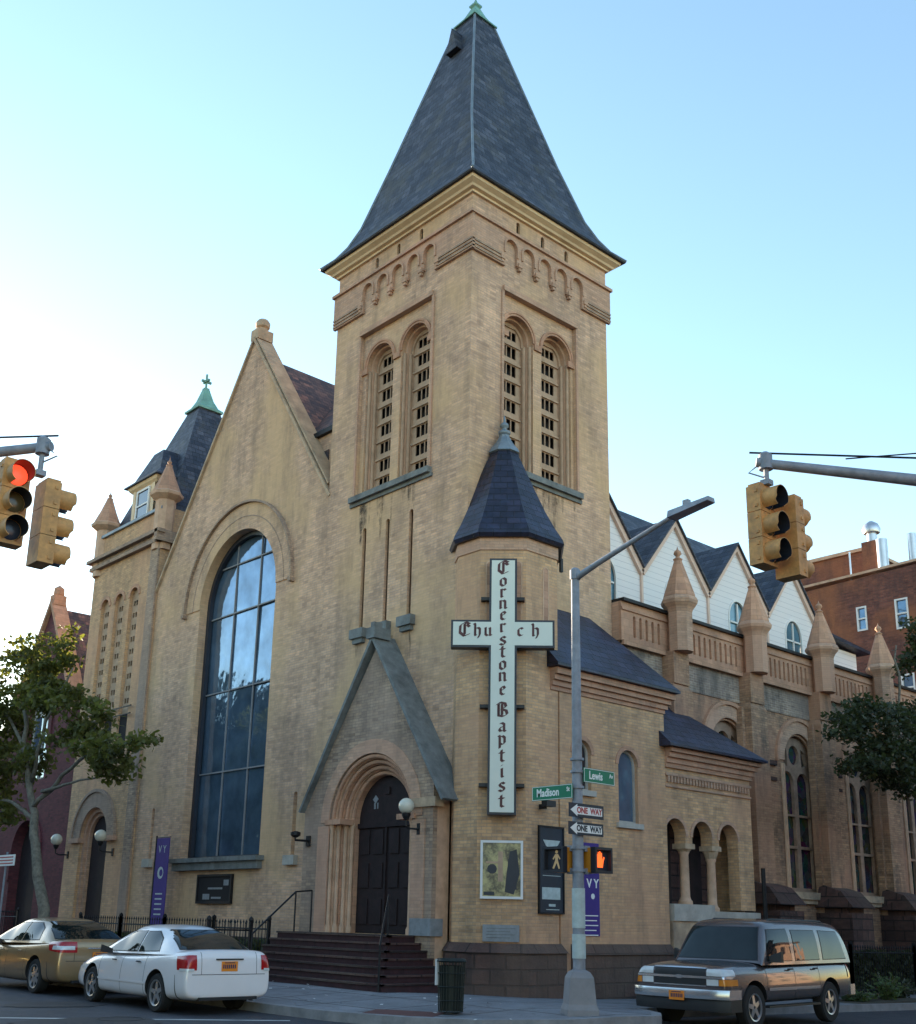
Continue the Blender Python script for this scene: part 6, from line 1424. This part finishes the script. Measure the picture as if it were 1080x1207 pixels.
# weeds and planting in the tree pit at the right
tag(MB().box(8.6, 12.6, -3.9, -2.6, -.4, gs(10) + .02).build('tree_pit', 'soil'), kind='structure')
def bush(c, r, h, n, seed, mat, label):
    rn = random.Random(seed); m = MB(); t = empty('roadside_plant', c, label, 'plant', None); st_ = MB()
    for i in range(max(6, n // 40)):
        a = rn.uniform(0, 6.28); q = rn.uniform(.3, 1) * r; tip = Vector((c[0] + q * math.cos(a), c[1] + q * math.sin(a), c[2] + h * rn.uniform(.5, 1) * (1.1 - .5 * q / r))); base = Vector(c); st_.tube([base, base.lerp(tip, .5) + Vector((0, 0, .08)), tip], .008, 4)
        for k in range(40):
            f_ = rn.uniform(.15, 1); p = base.lerp(tip, f_) + Vector((rn.gauss(0, .05), rn.gauss(0, .05), rn.gauss(0, .03))); v = Vector((rn.gauss(0, 1), rn.gauss(0, 1), rn.gauss(.3, .6))).normalized() * rn.uniform(.05, .11); w = v.orthogonal().normalized() * v.length * .4
            m.face([p, p + v * .5 + w, p + v, p + v * .5 - w])
    m.build('foliage', mat, t, recalc=False); st_.build('stems', 'bark', t)
bush((11.3, -3.4, -.18), .55, .85, 900, 1, 'leaf_weed', 'taller green weed clump by the kerb at the right edge')
bush((9.9, -3.35, -.17), .55, .35, 700, 2, 'leaf_weed', 'low green weeds on the pavement just behind the parked pewter car')
bush((12.4, -3.1, -.2), .6, .6, 700, 4, 'leaf_dark', 'dark weeds at the far right, beneath the overhanging street tree')

# red sign at the left edge, on its post
t = empty('parking_sign', (-4.5, 13.1, 0), 'small white parking sign with red lettering at the far left edge', 'traffic sign')
m = MB(); m.box(-4.52, -4.505, 12.55, 13.9, 2.68, 2.97); m.build('sign_plate', 'white_letter', t); m = MB(); m.tube([(-4.48, 13.2, 0), (-4.48, 13.2, 3.05)], .03, 8); m.build('post', 'galv', t)
m = MB(); 
for i in range(3): m.box(-4.526, -4.521, 12.65, 13.8, 2.73 + i * .08, 2.76 + i * .08)
m.build('sign_print', 'sign_red_letter', t)

# ------------------------------------------------------------------ sky, sun, camera
SUN_AZ, SUN_EL = R(3), R(5)           # azimuth from +Y towards +X
w = bpy.data.worlds.new('World'); scene.world = w; w.use_nodes = True; nt = w.node_tree; bg = nt.nodes['Background']
sk = nt.nodes.new('ShaderNodeTexSky'); sk.sky_type = 'NISHITA'; sk.sun_disc = False; sk.sun_elevation = SUN_EL; sk.sun_rotation = SUN_AZ; sk.air_density = 1.0; sk.dust_density = .25; sk.ozone_density = 1.65; sk.altitude = 20
nt.links.new(sk.outputs[0], bg.inputs[0]); bg.inputs[1].default_value = .15
sd = Vector((math.sin(SUN_AZ) * math.cos(SUN_EL), math.cos(SUN_AZ) * math.cos(SUN_EL), math.sin(SUN_EL)))
ld_ = bpy.data.lights.new('sun', 'SUN'); ld_.energy = 3.6; ld_.angle = R(.6); ld_.color = (1.0, .83, .62); lo = bpy.data.objects.new('sun', ld_); COL.objects.link(lo); lo.rotation_euler = (-sd).to_track_quat('-Z', 'Y').to_euler(); lo.location = (0, 30, 40)
cam = bpy.data.cameras.new('camera'); co = bpy.data.objects.new('camera', cam); COL.objects.link(co); scene.camera = co
yaw, pitch, roll = R(41.875), R(15.299), R(1.254)
fw = Vector((math.sin(yaw) * math.cos(pitch), math.cos(yaw) * math.cos(pitch), math.sin(pitch))); r_ = Vector((math.cos(yaw), -math.sin(yaw), 0)); u_ = r_.cross(fw)
rr = r_ * math.cos(roll) + u_ * math.sin(roll); uu = -r_ * math.sin(roll) + u_ * math.cos(roll)
mt = Matrix((rr, uu, -fw)).transposed().to_4x4(); mt.translation = Vector((-16.376, -17.545, 1.53)); co.matrix_world = mt
cam.sensor_fit = 'HORIZONTAL'; cam.sensor_width = 36; cam.lens = 1314.4 / 1080 * 36; cam.shift_x = (540 - 523.8) / 1080; cam.shift_y = (724.7 - 603.5) / 1080
cam.clip_start = .1; cam.clip_end = 3000
vs_ = scene.view_settings; vs_.view_transform = 'Standard'; vs_.look = 'None'; vs_.exposure = 2.45; vs_.gamma = 1.0; vs_.use_curve_mapping = False
